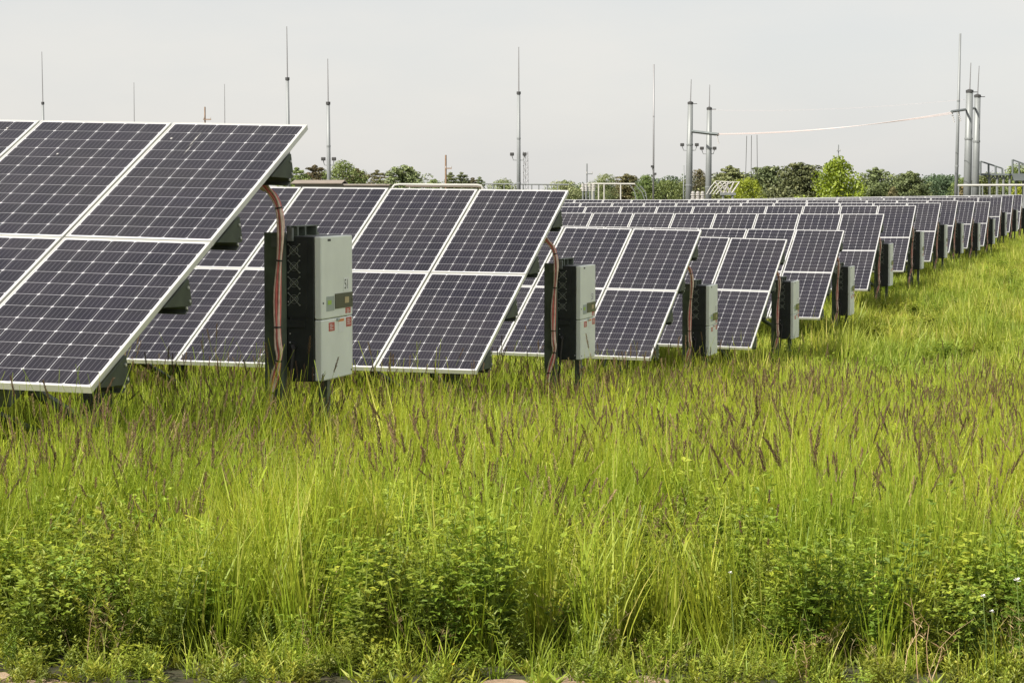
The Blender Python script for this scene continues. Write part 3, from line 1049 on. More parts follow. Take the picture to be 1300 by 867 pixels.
rnd = noise2
near_tufts = [grass_tuft(100 + i, 26, .30, .66, .0038, .06, 1, .05, lean=(.05, .42)) for i in range(6)] + [grass_tuft(120 + i, 28, .34, .72, .0033, .05, 1, .05, lean=(.03, .22)) for i in range(4)]
mid_tufts = [grass_tuft(140 + i, 28, .26, .60, .0056, .11, 1, .08, 3, lean=(.05, .45)) for i in range(6)]
far_tufts = [grass_tuft(160 + i, 22, .22, .56, .0105, .20, 1, .08, 3, [M['grass_far'], M['seed']], lean=(.05, .5)) for i in range(6)]
seeders = [grass_tuft(170 + i, 3, .30, .58, .0030, .05, 4, .95, 3) for i in range(6)]
hf = lambda x, y: .66 + .62 * rnd(x, y, 2.5, 3) * (.6 + .8 * rnd(x, y, .8, 4))
clump = lambda x, y: np.clip(.25 + 1.5 * (rnd(x, y, 1.1, 8) - .2), .2, 1)
g_near = spots(9.0, 15.5, 190, dens_fn=lambda x, y: np.where(y < 11.6, (1 - .66 * weedy(x, y)) * np.clip((y - 8.9) / .9, .3, 1), 1.0) * clump(x, y))
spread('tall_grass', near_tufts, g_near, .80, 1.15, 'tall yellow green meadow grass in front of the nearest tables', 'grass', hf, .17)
g_mid = spots(15.5, 36, 78, 1.5, 1.5, dens_fn=lambda x, y: np.clip(.45 + .8 * rnd(x, y, 1.8, 9), 0, 1))
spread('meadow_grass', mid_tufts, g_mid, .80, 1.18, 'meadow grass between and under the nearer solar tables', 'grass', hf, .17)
far_h = lambda x, y: .45 + 1.05 * rnd(x, y, 5.0, 3) * (.5 + rnd(x, y, 1.7, 5))
g_far = join_xy(spots(36, 75, 26, 1.0, 3.0, emin=-13, dens_fn=lambda x, y: np.clip(.35 + .9 * rnd(x, y, 3.0, 9), 0, 1)), spots(75, 150, 14, 1.0, 4.0, emin=-12))
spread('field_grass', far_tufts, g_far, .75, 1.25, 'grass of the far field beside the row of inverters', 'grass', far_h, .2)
heads = join_xy(spots(9.9, 15, 44, dens_fn=lambda x, y: np.clip((rnd(x, y, 1.6, 31) - .40) * 3.2, .04, 1)), spots(15, 32, 20, dens_fn=lambda x, y: np.clip((rnd(x, y, 2.4, 32) - .42) * 3.2, .05, 1)))
spread('seeding_grass', seeders, heads, .85, 1.15, 'brown seeding grass stems leaning in loose groups above the meadow', 'grass', hf, .16)
g_short = spots(8.62, 9.9, 75)
short_tufts = [grass_tuft(180 + i, 16, .08, .26, .0026, .05, 0, 0, 3, lean=(.1, .7)) for i in range(5)]
spread('short_grass', short_tufts, g_short, .7, 1.15, 'short bright grass along the edge of the bare track', 'grass')
weeds = [bushy_weed(200 + i, .50, 7, False, .036) for i in range(4)] + [bushy_weed(210 + i, .44, 7, i == 0, .029) for i in range(4)]
w_xy = join_xy(spots(8.95, 12.2, 80, dens_fn=lambda x, y: weedy(x, y) * np.clip(.1 + 1.4 * rnd(x, y, .7, 41), 0, 1) * np.clip((12.6 - y) / 2.6, 0, 1)), spots(10.9, 16, 9, dens_fn=lambda x, y: np.clip((rnd(x, y, 2.2, 21) - .42) * 4, 0, 1)))
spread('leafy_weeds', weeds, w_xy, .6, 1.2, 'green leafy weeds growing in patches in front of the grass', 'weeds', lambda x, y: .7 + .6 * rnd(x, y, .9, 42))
fw = join_xy(spots(17, 40, 2.2, 0, .5, emin=-7, dens_fn=lambda x, y: rnd(x, y, 2.2, 22) > .5), spots(40, 110, 2.0, 0, 1, emin=-7, dens_fn=lambda x, y: rnd(x, y, 4, 23) > .5))
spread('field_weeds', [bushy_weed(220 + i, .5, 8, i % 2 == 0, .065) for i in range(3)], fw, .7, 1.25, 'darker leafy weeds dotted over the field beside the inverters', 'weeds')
lances = [lance_weed(230 + i, .42, 3) for i in range(3)] + [lance_weed(240 + i, .36, 4, False, .042, .0045) for i in range(2)]
spread('upright_weeds', lances, join_xy(spots(8.85, 11.2, 17, dens_fn=lambda x, y: np.clip(.2 + rnd(x, y, .8, 43), 0, 1)), spots(10.4, 14, 3)), .5, 1.15, 'upright narrow leaved weeds near the track', 'weeds')
spread('low_weeds', [low_plant(250 + i) for i in range(4)] + [lance_weed(255 + i, .13, 4, True, .032, .0042) for i in range(4)] + [bushy_weed(265, .16, 5, True, .018)], spots(8.48, 9.5, 165, dens_fn=lambda x, y: np.clip(.25 + 1.1 * rnd(x, y, .6, 44), 0, 1)), .6, 1.3, 'low pale green weeds sprouting at the very front', 'weeds')
spread('dead_stalks', [dead_stalks(260 + i) for i in range(4)], join_xy(spots(8.5, 9.4, 7), spots(9.4, 11, 2), spots(11, 18, .6)), .5, 1.2, 'dry tan stalks lying among the weeds', 'dead stalks')
# rank growth under and around the inverter posts and along the table ends
xs_, ys_ = [], []
for (T, X, Y, Z, az, B, gzb) in ROW_INFO[:9]:
    n = 15 if Y < 40 else 10
    e_, n_ = nr.normal(.0, .35, n), nr.normal(3.4, .9, n)
    xs_.append(X + e_ * CA + n_ * SA); ys_.append(Y - e_ * SA + n_ * CA)
xs_.append(np.array([-1.66, -1.60, -1.55, -1.50, -1.46, -1.52, -1.58, -1.48])); ys_.append(np.array([16.45, 16.5, 16.4, 16.55, 16.5, 16.62, 16.6, 16.7]))
spread('rank_grass', mid_tufts, (np.concatenate(xs_), np.concatenate(ys_)), 1.05, 1.55, 'taller rank grass round the feet of the inverter posts', 'grass')

# a few single flowers by the track, each on its own stalk
M['petal'] = plain('white_petals', (.82, .80, .78), .6)
M['petal_y'] = plain('yellow_petals', (.80, .58, .02), .6)
M['stalk'] = plain('flower_stalk', (.12, .18, .04), .6)


def flower(px, py, Y, r_, mat, label):
    p = at(px, py, Y)
    z0 = gz(p.x, p.y)
    f = empty('flower', (p.x, p.y, z0))
    tag(f, label, 'flower', 'single flowers among the front weeds')
    h = max(.05, p.z - z0)
    s = MB(); s.tube([(.02, .01, -.02), (.012, .0, h * .5), (0, 0, h)], .0016, 5); s.build('stem', M['stalk'], f)
    b = MB()
    for k in range(14):
        a = k * 2.4; ph = (k % 5) / 5 * 1.3
        d = Vector((math.cos(a) * math.cos(ph), math.sin(a) * math.cos(ph), math.sin(ph)))
        sd_ = Vector((-math.sin(a), math.cos(a), 0))
        up_ = d.cross(sd_)
        c0 = Vector((0, 0, h))
        b.face([c0, c0 + d * r_ * .6 + sd_ * r_ * .3, c0 + d * r_, c0 + d * r_ * .6 - sd_ * r_ * .3])
    b.build('blossom', M[mat], f)


flower(1291, 737, 8.72, .016, 'petal', 'white blossom at the right edge of the photo, highest of the white flowers')
flower(1248, 757, 8.72, .012, 'petal', 'small white blossom left of the two others near the right edge')
flower(1259, 776, 8.70, .010, 'petal', 'lowest white blossom of the three near the right edge')
flower(927, 727, 8.75, .009, 'petal', 'tiny pale blossom above a dark gap in the weeds')
flower(575, 851, 8.72, .011, 'petal_y', 'yellow flower beside the bare track near the middle')

# ------------------------------------------------------------------ trees
M['pine'] = leaf_mat('pine_needles', [(0, (.075, .10, .042)), (.55, (.145, .18, .070)), (1, (.25, .28, .105))], .15, gloss=.04)
M['pine_brown'] = leaf_mat('brownish_needles', [(0, (.075, .075, .032)), (.55, (.145, .135, .055)), (1, (.24, .18, .08))], .15, gloss=.04)
M['broad'] = leaf_mat('broad_leaves', [(0, (.09, .14, .038)), (.55, (.17, .235, .06)), (1, (.27, .335, .085))], .3, gloss=.05)
M['bright'] = leaf_mat('fresh_leaves', [(0, (.17, .24, .014)), (.55, (.32, .43, .022)), (1, (.48, .58, .036))], .4, gloss=.05)
M['blue'] = leaf_mat('blue_green_leaves', [(0, (.055, .10, .048)), (.55, (.095, .165, .075)), (1, (.15, .23, .10))], .25, gloss=.05)
M['pale'] = leaf_mat('pale_leaves', [(0, (.11, .15, .06)), (.55, (.19, .24, .09)), (1, (.36, .38, .22))], .35, gloss=.04)


def leaves_mesh(clumps, leaf, per, r, mat, lift=.3):
    """many small leaf faces spread through the clumps: (centre, radii)"""
    V, T_ = [], []
    g = np.random.default_rng(r)
    for (c, rad) in clumps:
        n = max(6, int(per))
        d = g.normal(0, 1, (n, 3)); d /= np.linalg.norm(d, axis=1)[:, None]
        rr_ = g.uniform(.45, 1.06, n) ** .6
        p = np.array(c) + d * rr_[:, None] * np.array(rad)
        nrm = d + g.normal(0, .55, (n, 3)); nrm[:, 2] += lift; nrm /= np.linalg.norm(nrm, axis=1)[:, None]
        u = np.cross(nrm, g.normal(0, 1, (n, 3))); u /= np.linalg.norm(u, axis=1)[:, None]
        w = np.cross(nrm, u)
        s = leaf * g.uniform(.6, 1.25, n)[:, None]
        tone = np.clip(g.normal(.5, .16, n) + g.normal(0, .12), 0, 1)
        V.append(np.stack([p - u * s, p - w * s * .55, p + u * s, p + w * s * .55], 1).reshape(-1, 3))
        T_.append(np.repeat(tone, 4))
    V = np.concatenate(V); T_ = np.concatenate(T_)
    me = bpy.data.meshes.new('crown')
    me.from_pydata(V.tolist(), [], np.arange(len(V)).reshape(-1, 4).tolist())
    me.materials.append(mat)
    a = me.attributes.new('tone', 'FLOAT', 'POINT'); a.data.foreach_set('value', T_.astype(np.float32))
    me.update()
    return me


def tree(px, top, wpx, D, kind, mat, label, seed, group='trees beyond the solar field', name='tree', low=.12):
    r = random.Random(seed)
    b0 = at(px, 250, D)
    x, y = b0.x, D
    z0 = gz(x, y)
    h = at(px, top, D).z - z0
    w = wpx * (1.16 if px > 700 else 1.5) / F_PX * D
    t = empty(name, (x, y, z0))
    tag(t, label, name.replace('_', ' ') if name != 'tree' else 'tree', group)
    tr = MB()
    tr.tube([(0, 0, -.3), (r.uniform(-.1, .1), 0, h * .45), (r.uniform(-.15, .15), 0, h * .93)], [h * .026 + .03, h * .018, .03], 7)
    cl = []
    if kind == 'pine':
        tiers = 10
        for k in range(tiers):
            f = k / (tiers - 1)
            zz = h * (low + (.97 - low) * f)
            prof = (1 - f) ** .45 * (.72 + .45 * r.random()) * (1 if f > .12 else .85)
            nb = max(4, int(9 * (1 - .5 * f)))
            for j in range(nb):
                a = j * 6.283 / nb + r.uniform(-.4, .4) + k
                ln = w * .5 * prof * r.uniform(.65, 1.15)
                tip = Vector((math.cos(a) * ln, math.sin(a) * ln, zz + ln * r.uniform(.02, .30)))
                tr.tube([(0, 0, zz - .1), tuple(tip * .9 + Vector((0, 0, zz * .1)))], [.05, .02], 4, cap=False)
                for q in (.45, .75, 1.0):
                    if ln * q < .25 and q < 1: continue
                    c = Vector((tip.x * q, tip.y * q, zz + (tip.z - zz) * q))
                    s = max(.34, ln * .30) * r.uniform(.75, 1.4)
                    cl.append((tuple(c), (s, s, s * .55)))
        cl.append(((0, 0, h * .96), (w * .07, w * .07, h * .06)))
        for k in range(16):                                      # foliage close to the trunk fills the heart of the crown
            f = r.random() ** 1.3; q = w * .26 * (1 - f) ** .6
            cl.append(((r.uniform(-q, q), r.uniform(-q, q), h * (low + (.85 - low) * f)), (w * .13, w * .13, h * .07)))
        me = leaves_mesh(cl, max(.11, w * .022), 44, seed, M[mat], .5)
    else:
        n = 46
        for k in range(n):
            f = (k + .5) / n
            zz = h * (low + .06 + (.92 - low) * f)
            if kind == 'round': prof = math.sqrt(max(.05, 1 - (2 * f - .85) ** 2 / 1.35))
            else: prof = (1 - f) ** .75 + .12                       # egg shaped, pointed
            a = k * 2.4 + r.uniform(-.5, .5)
            q = w * .5 * prof * (r.uniform(.45, .92) if r.random() > .25 else r.uniform(0, .45))
            c = Vector((math.cos(a) * q, math.sin(a) * q, zz))
            s = w * r.uniform(.10, .17) * (.6 + .5 * prof)
            cl.append((tuple(c), (s, s, s * r.uniform(.7, 1.0))))
            if k % 2 == 0: tr.tube([(0, 0, max(.3, zz * .62)), tuple(c * .8 + Vector((0, 0, zz * .16)))], [.05, .015], 4, cap=False)
        me = leaves_mesh(cl, max(.10, w * .022), 105, seed, M[mat], .3)
    tr.build('trunk', M['bark'], t)
    link('crown', me, t)
    return t


TREES = [  # px, top, width px, distance, shape, foliage, label, name
    (377, 213, 34, 400, 'pine', 'broad', 'small olive tree leftmost of the far trees, against the edge of the nearest table', 'tree'),
    (400, 210, 44, 420, 'pine', 'pine_brown', 'brownish pine left of the mast with two floodlights', 'pine_tree'),
    (434, 207, 42, 390, 'round', 'broad', 'green broadleaf tree directly right of the mast behind the largest inverter', 'tree'),
    (452, 214, 44, 400, 'pine', 'pine_brown', 'brownish pine touching the green broadleaf tree above the second table', 'pine_tree'),
    (479, 216, 24, 420, 'pine', 'pine_brown', 'narrow brownish pine left of a wider pine above the second table', 'pine_tree'),
    (494, 217, 24, 430, 'pine', 'pine_brown', 'narrow dark pine squeezed against the wide pine above the second table', 'pine_tree'),
    (513, 210, 50, 400, 'pine', 'pine', 'wide dark pine standing alone above the second table', 'pine_tree'),
    (551, 228, 18, 420, 'round', 'broad', 'tiny round green shrub left of the wooden pole', 'shrub'),
    (572, 219, 22, 460, 'pine', 'pine', 'small ragged pine just right of the wooden pole', 'pine_tree'),
    (586, 219, 24, 470, 'pine', 'pine', 'small pointed dark pine second right of the wooden pole', 'pine_tree'),
    (600, 226, 22, 480, 'pine', 'pine_brown', 'low brownish pine third right of the wooden pole', 'pine_tree'),
    (609, 225, 14, 480, 'pine', 'pine', 'narrow low pine at the right end of the small pines', 'pine_tree'),
    (638, 230, 36, 300, 'round', 'pale', 'pale flowering shrub left of the tall mast in the middle', 'shrub'),
    (716, 231, 46, 320, 'round', 'pale', 'pale green tree behind the top right corner of the second table', 'tree'),
    (736, 241, 24, 330, 'round', 'pine', 'low dark bush right of the pale green tree', 'shrub'),
    (767, 222, 34, 380, 'round', 'pale', 'light olive tree behind the white bus pipe', 'tree'),
    (795, 221, 44, 400, 'pine', 'pine_brown', 'brown green pine behind the right end of the white bus pipe', 'pine_tree'),
    (820, 223, 34, 360, 'egg', 'broad', 'pointed green tree at the foot of the thin tall mast', 'tree'),
    (846, 231, 50, 360, 'round', 'broad', 'low green broadleaf tree right of the thin tall mast', 'tree'),
    (868, 228, 26, 400, 'pine', 'pine', 'dark conifer directly left of the first thick steel pole', 'pine_tree'),
    (888, 216, 34, 420, 'round', 'pine_brown', 'olive tree between the two joined steel poles', 'tree'),
    (926, 211, 66, 410, 'pine', 'pine', 'broad pine behind the v shaped switch frame', 'pine_tree'),
    (948, 228, 44, 260, 'round', 'bright', 'bright green young tree right of the v shaped switch frame', 'tree'),
    (974, 212, 78, 420, 'pine', 'pine', 'broad dark pine under the hanging drop wires', 'pine_tree'),
    (1017, 207, 74, 400, 'pine', 'pine', 'tall dark pine left of the brightest tree', 'pine_tree'),
    (1062, 204, 82, 270, 'egg', 'bright', 'brightest yellow green maple, largest tree of the tree line', 'tree'),
    (1111, 213, 58, 400, 'pine', 'pine', 'dark layered pine right of the brightest tree', 'pine_tree'),
    (1134, 238, 20, 380, 'egg', 'pine_brown', 'small rusty conifer between two dark pines', 'pine_tree'),
    (1155, 218, 60, 400, 'pine', 'pine', 'spreading pine with lighter tips left of the round tree', 'pine_tree'),
    (1195, 225, 54, 520, 'round', 'blue', 'round blue green tree left of the tallest pole', 'tree'),
    (1220, 227, 30, 430, 'round', 'broad', 'olive tree between the tallest pole and the thick poles', 'tree'),
    (1224, 238, 16, 200, 'pine', 'pine_brown', 'little rusty spruce at the foot of the thick poles', 'pine_tree'),
    (1252, 222, 52, 430, 'round', 'broad', 'olive tree behind the steel rack', 'tree'),
    (1290, 214, 66, 450, 'round', 'broad', 'large round tree rising behind the steel rack at the right edge', 'tree'),
    (1301, 234, 40, 200, 'round', 'bright', 'bright green bush in front of the steel rack at the right edge', 'shrub'),
    (430, 231, 36, 170, 'round', 'bright', 'bright green bush peeping over the second table beside the mast', 'shrub'),
]
# the wood far behind them, which reads as one low mass
wg = np.random.default_rng(77)
wcl = []
for k in range(150):
    px_ = wg.uniform(700, 1330)
    D_ = wg.uniform(540, 640)
    b_ = at(px_, 250, D_)
    hh_ = at(px_, 231 + 5 * math.sin(px_ * .02) + wg.uniform(-4, 4), D_).z - gz(b_.x, D_)
    for q in range(4):
        wcl.append(((b_.x + wg.normal(0, 1.2), D_ + wg.normal(0, 1), gz(b_.x, D_) + hh_ * (.2 + .22 * q)), (2.2 - .3 * q, 2.2 - .3 * q, 1.3)))
wo = link('far_wood', leaves_mesh(wcl, .30, 60, 78, M['blue'], .3))
tag(wo, 'low hazy band of far woodland seen between the nearer trees', 'woodland', None, 'stuff')
for i, (px, top, w, D, kind, mat, lab, nm) in enumerate(TREES):
    tree(px, top, w, D, kind, mat, lab, 300 + i, name=nm)

# ------------------------------------------------------------------ substation: masts, poles, bus pipes
def mast(name, px_t, top, px_b, D, joint, r_low, r_top, r_spike, mat, label, group, lamps=None, cap=False):
    """slender pole whose foot stands on the ground; a thinner rod above the joint"""
    foot = at(px_b, 250, D)
    z0 = gz(foot.x, D)
    o = empty(name, (foot.x, D, z0))
    tag(o, label, 'mast' if 'mast' in name else 'pole', group)
    tip = at(px_t, top, D) - Vector((foot.x, D, z0))
    tip.y = 0
    ax = tip / tip.z
    zj = (at(px_b, joint, D).z - z0) if joint else tip.z
    b = MB(); b.tube([ax * -.5, ax * (zj * .5), ax * zj], [r_low, (r_low + r_top) / 2, r_top], 12)
    b.build('shaft', M[mat], o, True)
    if joint:
        s = MB(); s.tube([ax * (zj - .05), ax * (zj + (tip.z - zj) * .5), tip], [r_spike * 1.2, r_spike, r_spike * .7], 8)
        s.build('rod', M['spike'], o)
        c = MB(); c.tube([ax * (zj - .12), ax * (zj + .08)], r_top * 1.35, 12); c.build('collar', M['fitting'], o)
    for zr in (.33, .66):
        g = MB(); q = ax * (zj * zr); rr_ = (r_low + (r_top - r_low) * zr) * 1.12
        g.tube([q - Vector((0, 0, .06)), q + Vector((0, 0, .06))], rr_, 12); g.build('joint_ring', M[mat], o)
    if lamps:
        for (lx, ly) in lamps:
            p = at(lx, ly, D) - Vector((foot.x, D, z0)); p.y = 0
            q = ax * (p.z - .45)
            d = MB(); d.tube([q, (p.x * .8 + q.x * .2, 0, q.z + .02), (p.x, 0, p.z - .12)], .03, 6)
            a = d.build('lamp_arm', M['pole'], o)
            hd = MB(); hd.cbox(p.x - .15, p.x + .15, -.2, .10, p.z - .12, p.z + .12, .04); hd.build('floodlight', M['fitting'], o)
    return o, ax, zj, foot, z0


G1 = 'masts and poles of the substation behind the field'
mast('lightning_mast', 53, 66, 57, 190, 131, .12, .09, .035, 'pole_hazed', 'mast farthest left, rising over the nearest solar table with a thin rod on top', G1)
mast('lightning_mast', 170, 105, 171, 210, 165, .09, .08, .032, 'pole_hazed', 'thin rod second from the left over the nearest solar table', G1)
mast('lightning_mast', 285, 107, 286, 210, 165, .09, .08, .032, 'pole_hazed', 'thin rod right of the short wooden pole over the nearest table', G1)
mast('lightning_mast', 364, 34, 367, 175, 100, .15, .115, .040, 'pole_hazed', 'tall dark mast at the upper right corner of the nearest table', G1)
mast('floodlight_mast', 416, 75, 418, 170, 131, .155, .115, .036, 'pole_hazed', 'mast with two floodlights behind the largest inverter', G1, [(410.5, 202), (424, 202)])
mast('floodlight_mast', 658.5, 60, 658.5, 180, 118, .165, .115, .042, 'pole_hazed', 'mast with two floodlights in the middle of the sky over the second table', G1, [(650, 196), (666, 196)])
mast('radio_mast', 830, 82, 829.5, 260, None, .10, .085, .03, 'spike', 'very thin tall mast left of the two joined steel poles', G1, [(828, 211.5), (831.5, 221)])
mast('utility_pole', 868, 210, 868, 330, None, .09, .08, .03, 'pole_hazed', 'short thin pole just left of the first thick steel pole', G1)
mast('tall_pole', 1219, 43, 1213, 165, None, .145, .075, .03, 'pole_hazed', 'tallest plain pole, leaning slightly, at the right of the picture', G1)


def utility_pole(px, top, D, r_, mat, arm_y, arm_half, label, side=0):
    foot = at(px, 250, D); z0 = gz(foot.x, D)
    o = empty('utility_pole', (foot.x, D, z0)); tag(o, label, 'pole', 'distant utility poles')
    h = at(px, top, D).z - z0
    b = MB(); b.tube([(0, 0, -.5), (0, 0, h)], [r_, r_ * .75], 9); b.build('shaft', M[mat], o)
    za = at(px, arm_y, D).z - z0; a = arm_half / F_PX * D
    m = MB(); m.box(-a + side * a, a + side * a, -r_ - .12, -r_ - .01, za - .07, za + .07); m.build('crossarm', M[mat], o)
    for q in (-.85, .85):
        i = MB(); i.tube([(q * a + side * a, -r_ - .06, za + .07), (q * a + side * a, -r_ - .06, za + .3)], .06, 7); i.build('insulator', M['insul'], o)


utility_pole(261, 136, 330, .13, 'wood_pole', 152, 5, 'short wooden pole whose top just shows over the nearest table', .6)
utility_pole(566, 197, 330, .16, 'wood_pole', 214, 4, 'brown wooden pole above the small pines', .9)
utility_pole(745, 208, 330, .12, 'pole_hazed', 221, 4, 'thin pole left of the white bus pipe', .8)
utility_pole(1064, 184, 420, .11, 'pole_hazed', 192, 2.4, 'thin pole rising from behind the brightest tree')


def lattice(px, top, D, label):
    foot = at(px, 250, D); z0 = gz(foot.x, D); h = at(px, top, D).z - z0
    o = empty('lattice_mast', (foot.x, D, z0)); tag(o, label, 'mast', G1)
    w = .26
    for sx, sy in ((-1, -1), (1, -1), (0, 1)):
        b = MB(); b.tube([(sx * w, sy * w, -.3), (sx * w * .7, sy * w * .7, h)], .035, 5); b.build('leg', M['spike'], o)
    b = MB(); n = int(h / .6)
    for k in range(n):
        z = h * k / n; z2 = h * (k + 1) / n
        P = [(-w, -w), (w, -w), (0, w)]
        for i in range(3):
            b.tube([(*P[i], z), (*P[(i + 1) % 3], z2)], .015, 4, cap=False)
    b.build('lacing', M['spike'], o)


lattice(667.5, 193, 230, 'slim lattice mast touching the right side of the middle floodlight mast')

# the two pairs of thick steel poles and what they carry
DA, DB = 190, 165


def thick_pole(px_t, top, px_b, D, r_low, r_top, rod_top, rod_px, label, lamps=None):
    o, ax, zj, foot, z0 = mast('steel_pole', px_t, top, px_b, D, None, r_low, r_top, .04, 'pole', label, 'thick steel poles', lamps)
    q = ax * zj
    c = MB(); c.tube([q - Vector((0, 0, .10)), q + Vector((0, 0, .06)), q + Vector((0, 0, .14))], [r_top * 1.12, r_top * 1.12, .06], 12); c.build('cap', M['fitting'], o)
    tp = at(rod_px, rod_top, D) - Vector((foot.x, D, z0)); tp.y = 0
    s = MB(); s.tube([tuple(q), tuple(tp)], [.045, .028], 7); s.build('rod', M['spike'], o)
    a = MB(); a.box(q.x - .1, q.x + .52, -.04, .04, q.z - .09, q.z - .04); a.build('cap_bracket', M['fitting'], o)
    return o


thick_pole(876.5, 131, 874, DA, .30, .20, 101, 877.5, 'left pole of the pair joined by a crossbeam, with two floodlights', [(866, 184), (884.5, 184)])
thick_pole(900.5, 138, 899, DA, .27, .19, 108, 901, 'right pole of the pair joined by a crossbeam, with two floodlights', [(891, 188.5), (907, 188.5)])
thick_pole(1231, 116, 1227.5, DB, .30, .235, 80, 1232.5, 'thick steel pole right of the tallest pole, left of its pair')
thick_pole(1241, 122, 1237.5, DB + 6, .27, .22, 84, 1243, 'thick steel pole nearest the right edge, behind its twin')


def beam(p0, p1, w, name, label, mat='rack', parts=()):
    c = (p0 + p1) / 2
    o = empty(name, tuple(c)); tag(o, label, 'crossbeam', 'crossbeams on the steel poles')
    d = (p1 - p0) / 2
    b = MB(); b.tube([tuple(-d), tuple(d)], w, 4); b.build('bar', M[mat], o)
    for q in parts:
        i = MB(); s = d * q
        for k in range(5):
            i.tube([tuple(s + Vector((.03 * k, 0, -.10 - .13 * k))), tuple(s + Vector((.03 * k, 0, -.17 - .13 * k)))], .055, 8)
        i.build('insulator', M['insul'], o)
    return o


beam(at(878, 167, DA), at(912, 171, DA - 4), .12, 'crossbeam', 'dark crossbeam joining the left pair of steel poles', parts=(.9,))
beam(at(1208, 142, DB - 8), at(1242, 137, DB + 8), .085, 'crossbeam', 'dark crossbeam joining the right pair of steel poles', parts=(-.95, -.5))


def wire(p0, p1, sag, r_, name, label, mat, group=None, n=28):
    o = empty(name, tuple(p0)); tag(o, label, 'wire', group)
    P = []
    for i in range(n + 1):
        t = i / n
        p = p0.lerp(p1, t) - p0; p.z -= sag * 4 * t * (1 - t)
        P.append(tuple(p))
    b = MB(); b.tube(P, r_, 5); b.build('strand', M[mat], o)


for k, dz in enumerate((0, 1.4, 3.0)):
    wire(at(911, 171 - dz * .35, DA - 4 + 2.2 * k), at(1209, 142.5 + dz * .8, DB - 8 + 2.2 * k), (.36 - .03 * k), .018, 'overhead_wire',
         ['lowest pale conductor sagging between the two pairs of steel poles', 'middle pale conductor sagging between the two pairs of steel poles', 'upper pale conductor sagging between the two pairs of steel poles'][k], 'conductor', 'pale conductors between the steel poles')
wire(at(903, 140, DA), at(1230, 126, DB), .30, .005, 'shield_wire', 'very faint thin wire from pole top to pole top', 'conductor')
for k, (a_, b_) in enumerate(((948, 172.5), (954, 172), (961, 171.5))):
    wire(at(a_, b_, DA - 6), at(a_ - 1.5 + k, 226, DA - 2), 0, .022, 'drop_wire', ['left hanging drop wire under the conductors', 'middle hanging drop wire under the conductors', 'right hanging drop wire under the conductors'][k], 'spike', 'drop wires under the conductors', 6)


def frame_thing(name, loc, label, cat, group=None):
    o = empty(name, loc); tag(o, label, cat, group); return o


def rel(px, py, D, o): return Vector(at(px, py, D)) - Vector(o.location)


# white tubular bus on the left with its posts and slanting drops
D = 175
b0 = at(780, 250, D); o = frame_thing('bus_pipe', (b0.x, D, gz(b0.x, D)), 'white bus pipe on posts with slanting drops, left of the thin tall mast', 'bus pipe', 'white pipes of the substation')
m = MB(); m.tube([rel(750, 233.5, D, o), rel(806, 233.8, D, o)], .06, 8); m.build('pipe', M['bus'], o)
for px in (740, 752, 760, 767, 788):
    q = rel(px, 234 if px > 748 else 238, D, o); m = MB(); m.tube([(q.x, 0, -.2), (q.x, 0, q.z)], .05, 7); m.build('post', M['bus'], o)
for (xa, ya, xb, yb) in ((799, 234, 808, 256), (806, 234, 820, 258), (813, 236, 822, 257)):
    m = MB(); m.tube([rel(xa, ya, D, o), rel((xa + xb) / 2 + 2, (ya + yb) / 2 - 2, D, o), rel(xb, yb, D, o)], .035, 6); m.build('drop', M['pole'], o)
D = 172
b0 = at(748, 250, D); o = frame_thing('switchgear', (b0.x, D, gz(b0.x, D)), 'pale cluster of insulators and bars at the left end of the white bus pipe', 'switchgear', 'switchgear of the substation')
for px in (740, 744, 749, 754):
    q = rel(px, 243, D, o)
    m = MB(); m.tube([(q.x, 0, -.2), (q.x, 0, q.z)], .06, 7); m.build('post', M['pole'], o)
    m = MB()
    for k in range(5): m.tube([(q.x, 0, q.z + .02 + .11 * k), (q.x, 0, q.z + .09 + .11 * k)], .11, 9)
    m.build('insulator', M['insul'], o)
m = MB(); m.tube([rel(737, 240, D, o), rel(746, 233, D, o), rel(757, 237, D, o)], .04, 6); m.tube([rel(738, 233, D, o), rel(756, 241, D, o)], .035, 6); m.build('blade_arm', M['insul'], o)

# v shaped disconnect switch between the right pole of the pair and the bright tree
D = 182
b0 = at(924, 250, D); o = frame_thing('disconnect_switch', (b0.x, D, gz(b0.x, D)), 'white v shaped switch frame with curved arms beside the right pole of the pair', 'switch', 'switchgear of the substation')
m = MB()
for px in (918, 930): m.tube([(rel(px, 248, D, o).x, 0, -.2), (rel(px, 248, D, o).x, 0, rel(px, 248, D, o).z)], .09, 8)
m.build('stand', M['pole'], o)
m = MB(); m.box(rel(914, 247, D, o).x, rel(934, 247, D, o).x, -.15, .15, rel(914, 248, D, o).z, rel(914, 245, D, o).z); m.build('base_bar', M['pole'], o)
for (xa, xb) in ((917, 908), (919, 925), (928, 920), (929, 939), (923, 914), (925, 932)):
    p, q = rel(xa, 246, D, o), rel(xb, 231, D, o)
    m = MB()
    for k in range(9): m.tube([p.lerp(q, k / 9), p.lerp(q, (k + .6) / 9)], .10 - .005 * k, 7)
    m.tube([p, q], .04, 6)
    m.build('insulator', M['insul'], o)
for k in range(4):
    m = MB(); m.tube([rel(897 + 4 * k, 247, D, o), rel(902 + 5 * k, 238, D, o), rel(909 + 7 * k, 230 + .4 * k, D, o), rel(920 + 6 * k, 231.5, D, o)], .035, 6)
    m.build('curved_arm', M['bus'], o)
D = 186
